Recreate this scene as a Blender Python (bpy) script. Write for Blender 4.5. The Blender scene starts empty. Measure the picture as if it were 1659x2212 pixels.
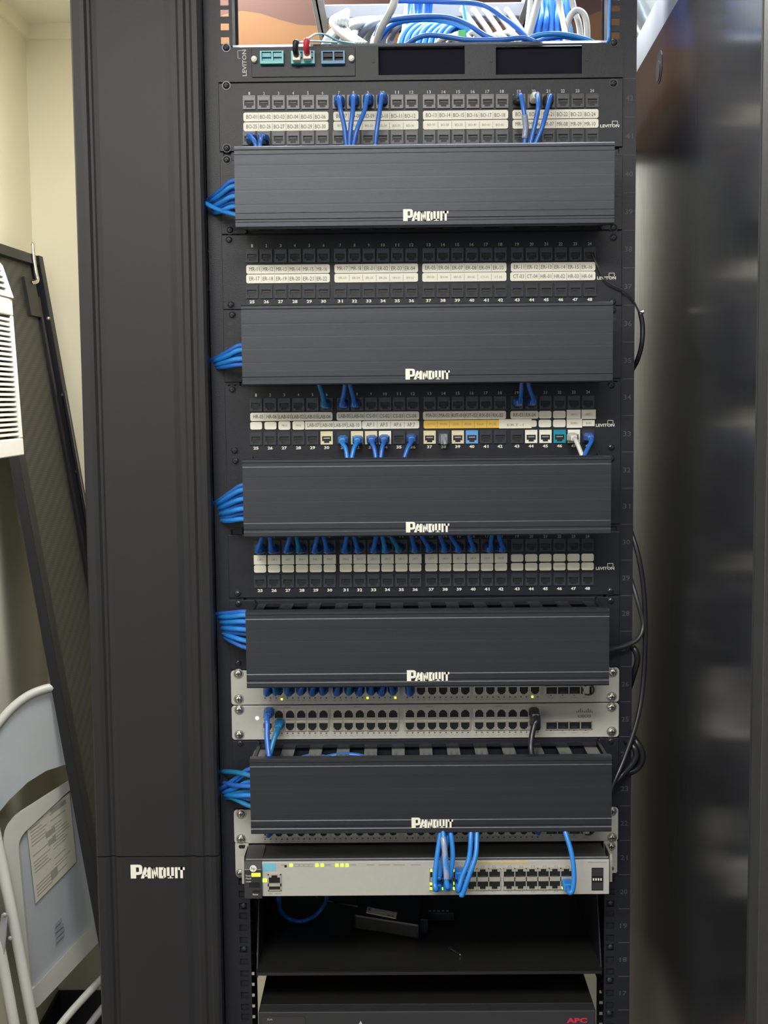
import bpy, bmesh, math, random
from mathutils import Vector, Matrix
random.seed(7)
S = bpy.context.scene
COL = S.collection

# ------------------------------------------------------------------ camera
F, CAM = 2705.4, Vector((-0.0339, -1.5360, 1.5679))
YAW, PIT, ROL = -0.00956, 0.08959, -0.01012
fw = Vector((math.sin(YAW)*math.cos(PIT), math.cos(YAW)*math.cos(PIT), -math.sin(PIT)))
r0 = Vector((math.cos(YAW), -math.sin(YAW), 0)); u0 = r0.cross(fw)
RT = math.cos(ROL)*r0 + math.sin(ROL)*u0
UP = -math.sin(ROL)*r0 + math.cos(ROL)*u0
cd = bpy.data.cameras.new('camera'); cam = bpy.data.objects.new('camera', cd); COL.objects.link(cam)
cd.sensor_fit = 'VERTICAL'; cd.sensor_height = 36; cd.sensor_width = 27; cd.lens = F/2212*36
cd.clip_start = 0.05
cam.matrix_world = Matrix(((RT.x, UP.x, -fw.x, CAM.x), (RT.y, UP.y, -fw.y, CAM.y), (RT.z, UP.z, -fw.z, CAM.z), (0, 0, 0, 1)))
S.camera = cam

def at(px, py, Y):
    """the point of the vertical plane y = Y seen at a pixel of the photograph"""
    d = fw + RT*((px-829.5)/F) - UP*((py-1106)/F)
    return CAM + d*((Y-CAM.y)/d.y)

# ------------------------------------------------------------------ world, lights, exposure
w = bpy.data.worlds.new('world'); S.world = w; w.use_nodes = True
w.node_tree.nodes['Background'].inputs[0].default_value = (0.6, 0.65, 0.75, 1)
w.node_tree.nodes['Background'].inputs[1].default_value = 0.15
S.view_settings.view_transform = 'Standard'; S.view_settings.look = 'None'
S.view_settings.exposure = 0.0; S.view_settings.gamma = 1
S.cycles.max_bounces = 8
def area(name, loc, sx, sy, power, col, rot=(0, 0, 0)):
    l = bpy.data.lights.new(name, 'AREA'); l.shape = 'RECTANGLE'; l.size = sx; l.size_y = sy
    l.energy = power; l.color = col
    o = bpy.data.objects.new(name, l); o.location = loc; o.rotation_euler = rot; COL.objects.link(o); return o
area('front_ceiling_lamp', (-0.25, -1.60, 2.425), 1.1, 0.5, 58, (1.0, 0.98, 0.93))
area('rear_ceiling_lamp', (0.10, 0.20, 2.425), 1.1, 0.22, 21, (0.82, 0.90, 1.0))
area('corner_ceiling_lamp', (-0.35, 0.62, 2.425), 0.3, 0.5, 42, (1.0, 0.97, 0.90))

# ------------------------------------------------------------------ materials
def mat(name, col, rough=0.5, metal=0.0, spec=0.5, noise=0.0, nscale=40, stretch=(1, 1, 1), bump=0.0, bscale=200, coat=0.0, emit=0.0, rvar=0.0, trans=0.0):
    m = bpy.data.materials.new(name); m.use_nodes = True
    nt = m.node_tree; b = nt.nodes['Principled BSDF']
    b.inputs['Base Color'].default_value = (*col, 1); b.inputs['Roughness'].default_value = rough
    b.inputs['Metallic'].default_value = metal; b.inputs['Specular IOR Level'].default_value = spec
    b.inputs['Coat Weight'].default_value = coat
    b.inputs['Transmission Weight'].default_value = trans
    if emit:
        b.inputs['Emission Color'].default_value = (*col, 1); b.inputs['Emission Strength'].default_value = emit
    tc = nt.nodes.new('ShaderNodeTexCoord'); mp = nt.nodes.new('ShaderNodeMapping')
    mp.inputs['Scale'].default_value = stretch; nt.links.new(tc.outputs['Object'], mp.inputs[0])
    n = nt.nodes.new('ShaderNodeTexNoise'); n.inputs['Scale'].default_value = nscale; n.inputs['Detail'].default_value = 4
    nt.links.new(mp.outputs[0], n.inputs['Vector'])
    if noise:
        mx = nt.nodes.new('ShaderNodeMix'); mx.data_type = 'RGBA'
        mx.inputs['A'].default_value = (*[c*(1-noise) for c in col], 1); mx.inputs['B'].default_value = (*[min(1, c*(1+noise)) for c in col], 1)
        nt.links.new(n.outputs['Fac'], mx.inputs['Factor']); nt.links.new(mx.outputs['Result'], b.inputs['Base Color'])
    if rvar:
        mr = nt.nodes.new('ShaderNodeMapRange'); mr.inputs['To Min'].default_value = max(0, rough-rvar); mr.inputs['To Max'].default_value = rough+rvar
        nt.links.new(n.outputs['Fac'], mr.inputs['Value']); nt.links.new(mr.outputs[0], b.inputs['Roughness'])
    if bump:
        n2 = nt.nodes.new('ShaderNodeTexNoise'); n2.inputs['Scale'].default_value = bscale; nt.links.new(mp.outputs[0], n2.inputs['Vector'])
        bp = nt.nodes.new('ShaderNodeBump'); bp.inputs['Strength'].default_value = bump; bp.inputs['Distance'].default_value = 0.001
        nt.links.new(n2.outputs['Fac'], bp.inputs['Height']); nt.links.new(bp.outputs[0], b.inputs['Normal'])
    return m
M = dict(
    fwall=mat('darkened_front_wall', (0.16, 0.18, 0.23), 0.7, noise=0.04, nscale=3),  # unseen wall behind the camera, darkened so black surfaces reflect less
    wall=mat('cream_painted_wall', (0.82, 0.78, 0.645), 0.7, noise=0.04, nscale=3, bump=0.15),
    ceil=mat('ceiling_paint', (0.80, 0.78, 0.70), 0.8, noise=0.03, nscale=5),
    floor=mat('floor_tile', (0.20, 0.19, 0.18), 0.5, noise=0.2, nscale=6),
    base=mat('black_vinyl_base', (0.02, 0.02, 0.025), 0.4, noise=0.2),
    rack=mat('rack_black_paint', (0.012, 0.013, 0.019), 0.42, spec=0.35, noise=0.2, nscale=60, bump=0.2, bscale=900),
    panel=mat('panel_black_paint', (0.012, 0.013, 0.019), 0.42, spec=0.35, noise=0.15, nscale=60, bump=0.15, bscale=900),
    cover=mat('cover_black_extrusion', (0.052, 0.055, 0.065), 0.40, spec=0.35, metal=0.7, noise=0.22, nscale=9, stretch=(0.15, 1, 14), bump=0.1, bscale=700),
    vcover=mat('vertical_cover_plastic', (0.015, 0.015, 0.018), 0.45, spec=0.35, noise=0.1, nscale=8, stretch=(14, 1, .3), bump=0.1, bscale=700),
    finger=mat('glossy_black_plastic', (0.02, 0.021, 0.025), 0.12, spec=1.0, noise=0.1),
    jack=mat('jack_black_plastic', (0.036, 0.038, 0.046), 0.25, noise=0.1),
    dull=mat('matte_black_low_sheen', (0.014, 0.014, 0.022), 0.95, spec=0.05, noise=0.1),  # sheen nearly removed, so the added side masks mirror no bright wall
    hole=mat('port_recess_black', (0.004, 0.004, 0.006), 0.5, noise=0.1),
    white=mat('white_plastic', (0.78, 0.76, 0.68), 0.4, noise=0.03),
    paper=mat('label_paper', (0.80, 0.78, 0.68), 0.6, noise=0.04, nscale=30),
    oldpaper=mat('faded_paper', (0.50, 0.49, 0.42), 0.6, noise=0.15, nscale=8),
    ink=mat('label_ink', (0.10, 0.10, 0.11), 0.6, noise=0.1),
    tinyink=mat('faint_ink', (0.28, 0.27, 0.25), 0.6, noise=0.1),
    print=mat('white_print', (0.75, 0.74, 0.66), 0.5, noise=0.04),
    dimprint=mat('grey_print', (0.45, 0.45, 0.43), 0.5, noise=0.04),
    railprint=mat('dark_grey_print', (0.060, 0.062, 0.070), 0.5, noise=0.05),
    ivory=mat('ivory_plastic', (0.66, 0.60, 0.40), 0.4, noise=0.03),
    lblue=mat('light_blue_plastic', (0.12, 0.33, 0.70), 0.4, noise=0.05),
    teal=mat('teal_plastic', (0.01, 0.26, 0.36), 0.3, noise=0.05),
    aqua=mat('aqua_plastic', (0.02, 0.36, 0.38), 0.3, noise=0.05),
    yellow=mat('yellow_label', (0.82, 0.52, 0.08), 0.6, noise=0.05),
    blue=mat('blue_cable_jacket', (0.022, 0.125, 0.50), 0.32, noise=0.08),
    blue2=mat('sky_blue_cable_jacket', (0.02, 0.20, 0.62), 0.32, noise=0.08),
    tealc=mat('teal_blue_cable_jacket', (0.012, 0.16, 0.36), 0.35, noise=0.08),
    whitec=mat('white_cable_jacket', (0.60, 0.60, 0.57), 0.4, noise=0.05),
    greyc=mat('grey_cable_jacket', (0.26, 0.28, 0.32), 0.4, noise=0.05),
    blackc=mat('black_cable_jacket', (0.012, 0.013, 0.018), 0.35, noise=0.1),
    aquac=mat('aqua_fiber_jacket', (0.35, 0.62, 0.68), 0.4, noise=0.05),
    redc=mat('red_boot', (0.55, 0.03, 0.05), 0.4, noise=0.05),
    clear=mat('clear_sleeve', (0.80, 0.86, 0.92), 0.12, spec=0.9, trans=0.75),
    silver=mat('switch_silver_paint', (0.44, 0.435, 0.41), 0.42, metal=0.15, noise=0.04, nscale=200),
    zinc=mat('zinc_shield', (0.60, 0.56, 0.48), 0.35, metal=0.6, noise=0.08, nscale=80),
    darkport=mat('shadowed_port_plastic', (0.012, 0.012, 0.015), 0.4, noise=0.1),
    screw=mat('nickel_screw', (0.62, 0.60, 0.56), 0.25, metal=0.95, noise=0.1, nscale=300),
    bscrew=mat('black_screw', (0.03, 0.032, 0.04), 0.25, metal=0.3, noise=0.1, nscale=300),
    cap=mat('charcoal_plastic', (0.028, 0.029, 0.033), 0.4, noise=0.1),
    led=mat('green_led', (0.45, 1.0, 0.05), 0.4, emit=1.6),
    ledy=mat('yellow_green_led', (0.85, 1.0, 0.05), 0.4, emit=1.3),
    ledw=mat('white_led', (0.75, 0.72, 1.0), 0.4, emit=3.0),
    lblabel=mat('light_blue_label', (0.12, 0.45, 0.62), 0.5, noise=0.1),
    red=mat('red_print', (0.55, 0.02, 0.06), 0.5, noise=0.05),
    goldprint=mat('amber_print', (0.62, 0.42, 0.08), 0.5, noise=0.05),
    wood=mat('brown_board', (0.024, 0.009, 0.006), 0.6, spec=0.15, noise=0.35, nscale=3, stretch=(.6, 1, 3)),
    woodl=mat('orange_board', (0.055, 0.024, 0.006), 0.6, spec=0.15, noise=0.3, nscale=4, stretch=(.6, 1, 3)),
    grey=mat('grey_steel_paint', (0.28, 0.29, 0.31), 0.42, noise=0.08, nscale=12),
    chair=mat('grey_enamel', (0.36, 0.39, 0.42), 0.38, noise=0.08, nscale=10),
    chaircream=mat('worn_light_grey_enamel', (0.50, 0.51, 0.49), 0.40, noise=0.1, nscale=10),
    acwhite=mat('appliance_white_plastic', (0.55, 0.53, 0.48), 0.4, noise=0.03),
    acdark=mat('shadowed_coil', (0.14, 0.075, 0.06), 0.6, noise=0.4, nscale=60),
    duct=mat('foil_duct', (0.75, 0.80, 0.82), 0.25, metal=0.8, noise=0.1, bump=0.5, bscale=60),
    chrome=mat('chrome', (0.8, 0.78, 0.75), 0.15, metal=1.0, noise=0.05),
    shelf=mat('shelf_black_paint', (0.012, 0.012, 0.012), 0.45, noise=0.2, nscale=12, bump=0.2, bscale=900),
    matte=mat('matte_cabinet_paint', (0.022, 0.023, 0.023), 0.55, noise=0.15, nscale=40, bump=0.2, bscale=900),
)
# glossy scratched side of the neighbouring cabinet
g = mat('glossy_black_cabinet', (0.018, 0.019, 0.024), 0.17, spec=0.9)
nt = g.node_tree; b = nt.nodes['Principled BSDF']
b.inputs['IOR'].default_value = 2.0
tc = nt.nodes.new('ShaderNodeTexCoord'); mp = nt.nodes.new('ShaderNodeMapping'); mp.inputs['Scale'].default_value = (70, 70, 4)
nt.links.new(tc.outputs['Object'], mp.inputs[0])
n = nt.nodes.new('ShaderNodeTexNoise'); n.inputs['Scale'].default_value = 3.0; n.inputs['Detail'].default_value = 6; nt.links.new(mp.outputs[0], n.inputs['Vector'])
cr = nt.nodes.new('ShaderNodeValToRGB'); cr.color_ramp.elements[0].position = 0.70; cr.color_ramp.elements[0].color = (0.016, 0.017, 0.022, 1)
cr.color_ramp.elements[1].position = 0.88; cr.color_ramp.elements[1].color = (0.11, 0.12, 0.14, 1)
nt.links.new(n.outputs['Fac'], cr.inputs[0]); nt.links.new(cr.outputs[0], b.inputs['Base Color'])
mr = nt.nodes.new('ShaderNodeMapRange'); mr.inputs['To Min'].default_value = 0.13; mr.inputs['To Max'].default_value = 0.24
nt.links.new(n.outputs['Fac'], mr.inputs['Value']); nt.links.new(mr.outputs[0], b.inputs['Roughness'])
M['gloss'] = g
# perforated door sheet
g = mat('perforated_black_sheet', (0.05, 0.05, 0.05), 0.5)
nt = g.node_tree; b = nt.nodes['Principled BSDF']
tc = nt.nodes.new('ShaderNodeTexCoord'); v = nt.nodes.new('ShaderNodeTexVoronoi'); v.inputs['Scale'].default_value = 230; v.inputs['Randomness'].default_value = 0.0
nt.links.new(tc.outputs['Object'], v.inputs['Vector'])
cr = nt.nodes.new('ShaderNodeValToRGB'); cr.color_ramp.elements[0].position = 0.30; cr.color_ramp.elements[0].color = (0.085, 0.083, 0.080, 1)
cr.color_ramp.elements[1].position = 0.42; cr.color_ramp.elements[1].color = (0.034, 0.034, 0.034, 1)
nt.links.new(v.outputs['Distance'], cr.inputs[0]); nt.links.new(cr.outputs[0], b.inputs['Base Color'])
M['perf'] = g

# ------------------------------------------------------------------ helpers
def wloc(o):
    v = Vector((0, 0, 0))
    while o: v += o.location; o = o.parent
    return v
class MB:
    """collects solids, becomes one mesh object"""
    def __init__(s): s.v = []; s.f = []; s.mi = []; s.ms = []; s.sm = False
    def add(s, vs, fs, m=0):
        k = len(s.v); s.v += [tuple(a) for a in vs]; s.f += [tuple(i+k for i in f) for f in fs]; s.mi += [m]*len(fs); return s
    def box(s, a, b, m=0):
        x0, x1 = sorted((a[0], b[0])); y0, y1 = sorted((a[1], b[1])); z0, z1 = sorted((a[2], b[2]))
        return s.add([(x0, y0, z0), (x1, y0, z0), (x1, y1, z0), (x0, y1, z0), (x0, y0, z1), (x1, y0, z1), (x1, y1, z1), (x0, y1, z1)],
                     [(0, 3, 2, 1), (4, 5, 6, 7), (0, 1, 5, 4), (1, 2, 6, 5), (2, 3, 7, 6), (3, 0, 4, 7)], m)
    def cbox(s, c, w, d, h, m=0): return s.box((c[0]-w/2, c[1]-d/2, c[2]-h/2), (c[0]+w/2, c[1]+d/2, c[2]+h/2), m)
    def prism(s, poly, off, m=0):
        """poly: list of 3D points, off: offset vector of the far side"""
        n = len(poly); off = Vector(off); A = [Vector(p) for p in poly]; B = [p+off for p in A]
        return s.add(A+B, [tuple(range(n)), tuple(range(2*n-1, n-1, -1))]+[(i, i+n, (i+1) % n+n, (i+1) % n) for i in range(n)], m)
    def slab(s, x0, x1, z0, z1, y0, y1, r=0.0, m=0, seg=4):
        """rounded rectangle in xz, from y0 (front) to y1 (back)"""
        x0, x1 = sorted((x0, x1)); z0, z1 = sorted((z0, z1)); P = []
        if r <= 0: return s.box((x0, y0, z0), (x1, y1, z1), m)
        for cx, cz, a0 in ((x1-r, z0+r, -90), (x1-r, z1-r, 0), (x0+r, z1-r, 90), (x0+r, z0+r, 180)):
            for k in range(seg+1):
                a = math.radians(a0+90*k/seg); P.append((cx+r*math.cos(a), y0, cz+r*math.sin(a)))
        return s.prism(P, (0, y1-y0, 0), m)
    def cyl(s, a, b, r, r2=None, n=12, m=0):
        a = Vector(a); b = Vector(b); r2 = r if r2 is None else r2
        d = (b-a).normalized(); q = Vector((0, 0, 1)) if abs(d.z) < .9 else Vector((1, 0, 0))
        u = d.cross(q).normalized(); v = d.cross(u)
        A = [a+(u*math.cos(t)+v*math.sin(t))*r for t in [2*math.pi*k/n for k in range(n)]]
        B = [b+(u*math.cos(t)+v*math.sin(t))*r2 for t in [2*math.pi*k/n for k in range(n)]]
        return s.add(A+B, [tuple(range(n)), tuple(range(2*n-1, n-1, -1))]+[(i, i+n, (i+1) % n+n, (i+1) % n) for i in range(n)], m)
    def dome(s, c, r, h, n=14, m=0, up=(0, -1, 0)):
        """rounded screw head pointing along up"""
        c = Vector(c); d = Vector(up).normalized(); q = Vector((0, 0, 1)) if abs(d.z) < .9 else Vector((1, 0, 0)); u = d.cross(q).normalized(); v = d.cross(u)
        V = []; Fc = []; R = 4
        for j in range(R):
            a = math.pi/2*j/R
            for k in range(n):
                t = 2*math.pi*k/n; V.append(c+(u*math.cos(t)+v*math.sin(t))*r*math.cos(a)+d*h*math.sin(a))
        V.append(c+d*h)
        for j in range(R-1):
            for k in range(n): Fc.append((j*n+k, j*n+(k+1) % n, (j+1)*n+(k+1) % n, (j+1)*n+k))
        for k in range(n): Fc.append(((R-1)*n+k, (R-1)*n+(k+1) % n, R*n))
        return s.add(V, Fc, m)
    def tube(s, pts, r, n=8, m=0, sub=6, closed=False):
        P = [Vector(p) for p in pts]; Q = []
        if len(P) > 2:
            E_ = [P[0]*2-P[1]]+P+[P[-1]*2-P[-2]]
            for i in range(1, len(E_)-2):
                a, b, c, d = E_[i-1:i+3]
                for k in range(sub):
                    t = k/sub; Q.append(0.5*((2*b)+(c-a)*t+(2*a-5*b+4*c-d)*t*t+(3*b-a-3*c+d)*t**3))
            Q.append(P[-1])
        else: Q = P
        T = [(Q[min(i+1, len(Q)-1)]-Q[max(i-1, 0)]).normalized() for i in range(len(Q))]
        q = Vector((0, 0, 1)) if abs(T[0].z) < .9 else Vector((1, 0, 0)); u = T[0].cross(q).normalized()
        V = []; Fc = []
        for i, (p, t) in enumerate(zip(Q, T)):
            u = (u-t*u.dot(t)).normalized(); v = t.cross(u)
            for k in range(n):
                a = 2*math.pi*k/n; V.append(p+(u*math.cos(a)+v*math.sin(a))*r)
        for i in range(len(Q)-1):
            for k in range(n): Fc.append((i*n+k, i*n+(k+1) % n, (i+1)*n+(k+1) % n, (i+1)*n+k))
        Fc.append(tuple(range(n-1, -1, -1))); Fc.append(tuple(range((len(Q)-1)*n, len(Q)*n)))
        s.sm = True
        return s.add(V, Fc, m)
    def build(s, name, mats, parent=None, loc=None, bevel=0.0):
        """verts are world coordinates; the object's origin goes to loc or to its parent's"""
        L = Vector(loc) if loc is not None else (wloc(parent) if parent else Vector((0, 0, 0)))
        me = bpy.data.meshes.new(name); me.from_pydata([tuple(Vector(v)-L) for v in s.v], [], s.f)
        for m_ in (mats if isinstance(mats, (list, tuple)) else [mats]): me.materials.append(m_)
        me.polygons.foreach_set('material_index', s.mi)
        bm = bmesh.new(); bm.from_mesh(me); bmesh.ops.recalc_face_normals(bm, faces=bm.faces)
        if s.sm:
            for f_ in bm.faces: f_.smooth = len(f_.verts) < 5
        bm.to_mesh(me); bm.free(); me.update()
        o = bpy.data.objects.new(name, me); COL.objects.link(o)
        o.location = L-(wloc(parent) if parent else Vector((0, 0, 0)))
        if parent: o.parent = parent
        if bevel:
            md = o.modifiers.new('bevel', 'BEVEL'); md.width = bevel; md.segments = 2; md.limit_method = 'ANGLE'; md.angle_limit = 0.7
        return o
def thing(name, label, cat, loc=(0, 0, 0), group=None):
    o = bpy.data.objects.new(name, None); o.empty_display_size = 0.02; COL.objects.link(o); o.location = loc
    o['label'] = label; o['category'] = cat
    if group: o['group'] = group
    return o
def tag(o, label, cat, group=None):
    o['label'] = label; o['category'] = cat
    if group: o['group'] = group
    return o
def struct(o): o['kind'] = 'structure'; return o
def put(me, name, parent, pos, scale=None):
    """another object on an existing mesh, at a world position"""
    o = bpy.data.objects.new(name, me); COL.objects.link(o); o.location = Vector(pos)-wloc(parent); o.parent = parent
    if scale: o.scale = scale
    return o
_tc = {}
def glyphs(txt, bold=0.0):
    k = (txt, bold)
    if k not in _tc:
        c = bpy.data.curves.new('t', 'FONT'); c.body = txt; c.size = 1; c.resolution_u = 2; c.offset = bold; c.fill_mode = 'FRONT'
        o = bpy.data.objects.new('t', c); COL.objects.link(o); bpy.context.view_layer.update()
        me = bpy.data.meshes.new_from_object(o.evaluated_get(bpy.context.evaluated_depsgraph_get()))
        V = [v.co.copy() for v in me.vertices]; Fc = [tuple(p.vertices) for p in me.polygons]
        bpy.data.objects.remove(o); bpy.data.curves.remove(c); bpy.data.meshes.remove(me)
        x0 = min(v.x for v in V); x1 = max(v.x for v in V); y0 = min(v.y for v in V); y1 = max(v.y for v in V)
        _tc[k] = ([((v.x-(x0+x1)/2)/(x1-x0), (v.y-(y0+y1)/2)/(y1-y0)) for v in V], Fc)
    return _tc[k]
def write(mb, txt, cx, cy, wpx, hpx, Y, bold=0.0, m=0, vertical=False, proud=0.0003):
    """lettering on the plane y=Y, centred at a pixel, with size in pixels"""
    G, Fc = glyphs(txt, bold); c = at(cx, cy, Y); k = (Y-CAM.y)/F
    if vertical: V = [(c.x-g_[1]*wpx*k, Y-proud, c.z+g_[0]*hpx*k) for g_ in G]
    else: V = [(c.x+g_[0]*wpx*k, Y-proud, c.z+g_[1]*hpx*k) for g_ in G]
    mb.add(V, Fc, m)
def K(Y): return (Y-CAM.y)/F          # metres per pixel on plane Y
def lerp(a, b, t): return a+(b-a)*t

# heavy block letters of the cover logo, drawn in a unit box
LOGO = {
 'P': ([(0, 0), (.34, 0), (.34, .30), (.62, .30), (.85, .42), (.85, .88), (.70, 1), (0, 1)], [(.34, .50), (.34, .80), (.52, .80), (.52, .50)]),
}
def block_logo(mb, x0, x1, y0, y1, Y, th=0.0012):
    """white block lettering on plane Y between pixels; y0 top"""
    a = at(x0, y1, Y); k = K(Y); W = (x1-x0)*k; H = (y1-y0)*k
    def B(u0, u1, v0, v1): mb.box((a.x+u0*W, Y-th, a.z+v0*H), (a.x+u1*W, Y, a.z+v1*H))
    def Q(pts): mb.prism([(a.x+u*W, Y-th, a.z+v*H) for u, v in pts], (0, th, 0))
    h = .80
    # P (taller)
    B(.0, .10, 0, 1); B(.10, .14, .82, 1); B(.10, .14, .26, .46); Q([(.14, .26), (.185, .30), (.215, .40), (.215, .88), (.185, .98), (.14, 1), (.14, .82), (.155, .80), (.155, .48), (.14, .46)])
    # A
    Q([(.185, 0), (.245, 0), (.325, h), (.255, h)]); Q([(.295, h), (.315, 0), (.372, 0), (.372, h)]); B(.25, .315, .14, .27)
    # N
    B(.388, .426, 0, h); B(.466, .504, 0, h); Q([(.388, h), (.424, h), (.504, 0), (.468, 0)])
    # D
    B(.520, .575, 0, h); B(.575, .615, h-.17, h); B(.575, .615, 0, .17); Q([(.60, 0), (.65, .09), (.65, h-.09), (.60, h)])
    # U
    B(.668, .718, .06, h); B(.748, .798, .06, h); Q([(.668, .08), (.69, 0), (.776, 0), (.798, .08), (.798, .17), (.668, .17)])
    # I
    B(.818, .866, 0, h)
    # T
    B(.878, 1.0, h-.19, h); B(.915, .963, 0, h)
U = 0.04445
def uz(u): return 1.990-u*U           # height of a rack-unit boundary counted down from the top panel
PY = -0.003                            # front of the panels

# ------------------------------------------------------------------ room
WY = 0.75; FY = 1.48; LX = -0.892; CZ = 2.45; FX = -0.50; RX = 1.7; NY = -2.3
def wallbox(name, a, b, m, kind=True): o = MB().box(a, b).build(name, m); return struct(o)
wallbox('floor', (LX-.1, NY-.1, -.06), (RX+.1, FY+.1, 0), M['floor'])
wallbox('ceiling', (LX-.1, NY-.1, CZ), (RX+.1, FY+.1, CZ+.06), M['ceil'])
wallbox('wall_left', (LX-.1, NY, 0), (LX, FY, CZ), M['wall'])
wallbox('wall_corner', (LX-.1, FY, 0), (FX+.1, FY+.1, CZ), M['wall'])
wallbox('wall_return', (FX, WY, 0), (FX+.1, FY, CZ), M['wall'])
wallbox('wall_back', (FX+.1, WY, 0), (RX, WY+.1, CZ), M['wall'])
wallbox('wall_right', (RX, NY, 0), (RX+.1, WY+.1, CZ), M['wall'])
wallbox('wall_front', (LX-.1, NY-.1, 0), (RX+.1, NY, CZ), M['fwall'])
wallbox('baseboard_back', (LX+.006, FY-.006, 0), (FX, FY, .10), M['base'])
wallbox('baseboard_left', (LX, NY, 0), (LX+.006, FY, .10), M['base'])
wallbox('trim_1', (LX, FY-.012, CZ-.035), (FX, FY, CZ), M['wall'])
wallbox('trim_2', (LX, NY, CZ-.035), (LX+.012, FY-.012, CZ), M['wall'])
# ceiling lights
for nm, x, y, sx, sy, lb in (('f', -.25, -1.60, 1.2, .6, 'long white ceiling light in front of the rack'), ('r', .10, .20, 1.2, .3, 'white ceiling light right above the back of the rack'), ('c', -.35, .62, .38, .55, 'small white ceiling light near the left corner')):
    t = thing('ceiling_light', lb, 'light', (x, y, CZ))
    q = MB()
    for s_ in (-1, 1):
        q.box((x-sx/2, y+s_*sy/2, CZ-.03), (x+sx/2, y+s_*(sy/2-.02), CZ)); q.box((x+s_*sx/2, y-sy/2+.02, CZ-.03), (x+s_*(sx/2-.02), y+sy/2-.02, CZ))
    q.build('frame', M['acwhite'], t)
    MB().box((x-sx/2+.02, y-sy/2+.02, CZ-.012), (x+sx/2-.02, y+sy/2-.02, CZ)).build('diffuser', M['white'], t)
# brown board on the back wall
t = thing('wooden_board', 'brown stained wooden board with lighter orange lower edge on the wall behind the rack top', 'board', (0, WY, 1.9))
zb = at(600, 62, WY-.02).z
q = MB().box((-.36, WY-.02, zb-.004), (.42, WY-.001, CZ-.01)); q.build('upper_board', M['wood'], t)
q = MB(); x0 = -.36; pts = []
for i in range(25):
    x = lerp(-.36, .42, i/24); pts.append((x, WY-.024, zb+.012*math.sin(i*.9)+.02*math.sin(i*.33+.5)))
q.prism([(-.36, WY-.024, 2.0)]+[(.42, WY-.024, 2.0)]+pts[::-1], (0, .023, 0)); q.build('lower_board', M['woodl'], t)

# ------------------------------------------------------------------ rack
rack = thing('equipment_rack', 'tall black steel equipment rack holding the patch panels and switches', 'rack', (0, 0, 0))
def rail(sx):
    q = MB(); top = 2.32
    q.box((sx*.2375, 0, .0), (sx*.2577, .0025, top)); q.box((.2252 if sx > 0 else -.2235, 0, 0), (sx*.2275, .0025, top))
    z0 = 1.990-46*U
    n = 0; zz = []
    for u in range(-7, 45):
        for o_ in (.143, .5, .857): zz.append(uz(u)-o_*U)
    zz = sorted([z for z in zz if .02 < z < top-.01]); e = .0042; pz = 0
    for z in zz: q.box((sx*.2275, 0, pz), (sx*.2375, .0025, z-e)); pz = z+e
    q.box((sx*.2275, 0, pz), (sx*.2375, .0025, top))
    q.box((sx*.2555, .0025, 0), (sx*.2577, .075, top)); q.box((sx*.2235, .0025, 1.95), (sx*.2255, .028, top))
    return q
for sx in (-1, 1):
    r_ = rail(sx).build('rail', M['rack'], rack)
    q = MB().box((sx*.2262, .0032, 0), (sx*.2550, .0046, uz(0)-.005)); q.build('rail_backing', M['rack'], rack)
    # inner mounting strip with round holes, seen between shelf and battery unit
    q = MB(); Ys = .155; xa = at(542, 2140, Ys).x if sx < 0 else at(1305, 2140, Ys).x; xb = at(556, 2140, Ys).x if sx < 0 else at(1289, 2140, Ys).x
    hx = at(546.5, 2150, Ys).x if sx < 0 else at(1298.5, 2150, Ys).x
    q.box((xa, Ys, .35), (hx-.0025, Ys+.002, 2.14)) if sx < 0 else q.box((xa, Ys, .35), (hx+.0025, Ys+.002, 2.14))
    q.box((xb, Ys, .35), (hx+.0025, Ys+.002, 2.14)) if sx < 0 else q.box((xb, Ys, .35), (hx-.0025, Ys+.002, 2.14))
    zc = at(546, 2127 if sx < 0 else 2124, Ys).z; pz = .35; k = -22
    zl = sorted(zc-.0158*i for i in range(-75, 20)); zl = [z for z in zl if .37 < z < 2.12]
    for z in zl: q.box((hx-.0025, Ys, pz), (hx+.0025, Ys+.002, z-.0027)); pz = z+.0027
    q.box((hx-.0025, Ys, pz), (hx+.0025, Ys+.002, 2.14)); q.build('mounting_strip', M['rack'], rack)
    # small screws in the open lower part of the rail
    for px, py in ([(526, 1956), (527, 2049)] if sx < 0 else [(1319, 1950), (1319, 2045), (1317, 2117), (1316, 2188)]):
        MB().dome(at(px, py, -.0002), .0034, .0022).build('screw', M['bscrew'], rack)
for sx in (-1, 1):
    MB().box((sx*.2577, .56, 0), (sx*.2327, .60, 1.98)).build('rear_post', M['rack'], rack)
    MB().box((sx*.2577, .075, 1.95), (sx*.2407, .56, 1.98)).build('side_brace', M['rack'], rack)
    MB().box((sx*.2577, .075, .0), (sx*.2407, .56, .05)).build('side_brace', M['rack'], rack)
for sx in (-1, 1): MB().box((sx*.2577, .076, .712), (sx*.2567, .56, 1.95)).build('side_mask', M['dull'], rack)  # added dark sheets that keep the bright wall out of the shelf gaps
MB().box((-.2320, .585, .78), (.2320, .590, 1.93)).build('rear_light_block', M['rack'], rack)  # added unseen sheet: stops light leaks, darkens what the cabinet reflects
q = MB()
for u in range(1, 28):
    z = uz(u)-U*.5
    G, Fc = glyphs(str(43-u), .01); k = K(0)
    q.add([(.2495+g_[0]*16*k, -.0004, z+g_[1]*11*k) for g_ in G], Fc)
    q.box((.2435, -.0004, uz(u)-.0004), (.2570, 0, uz(u)+.0004))
q.build('unit_numbers', M['railprint'], rack)

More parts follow.
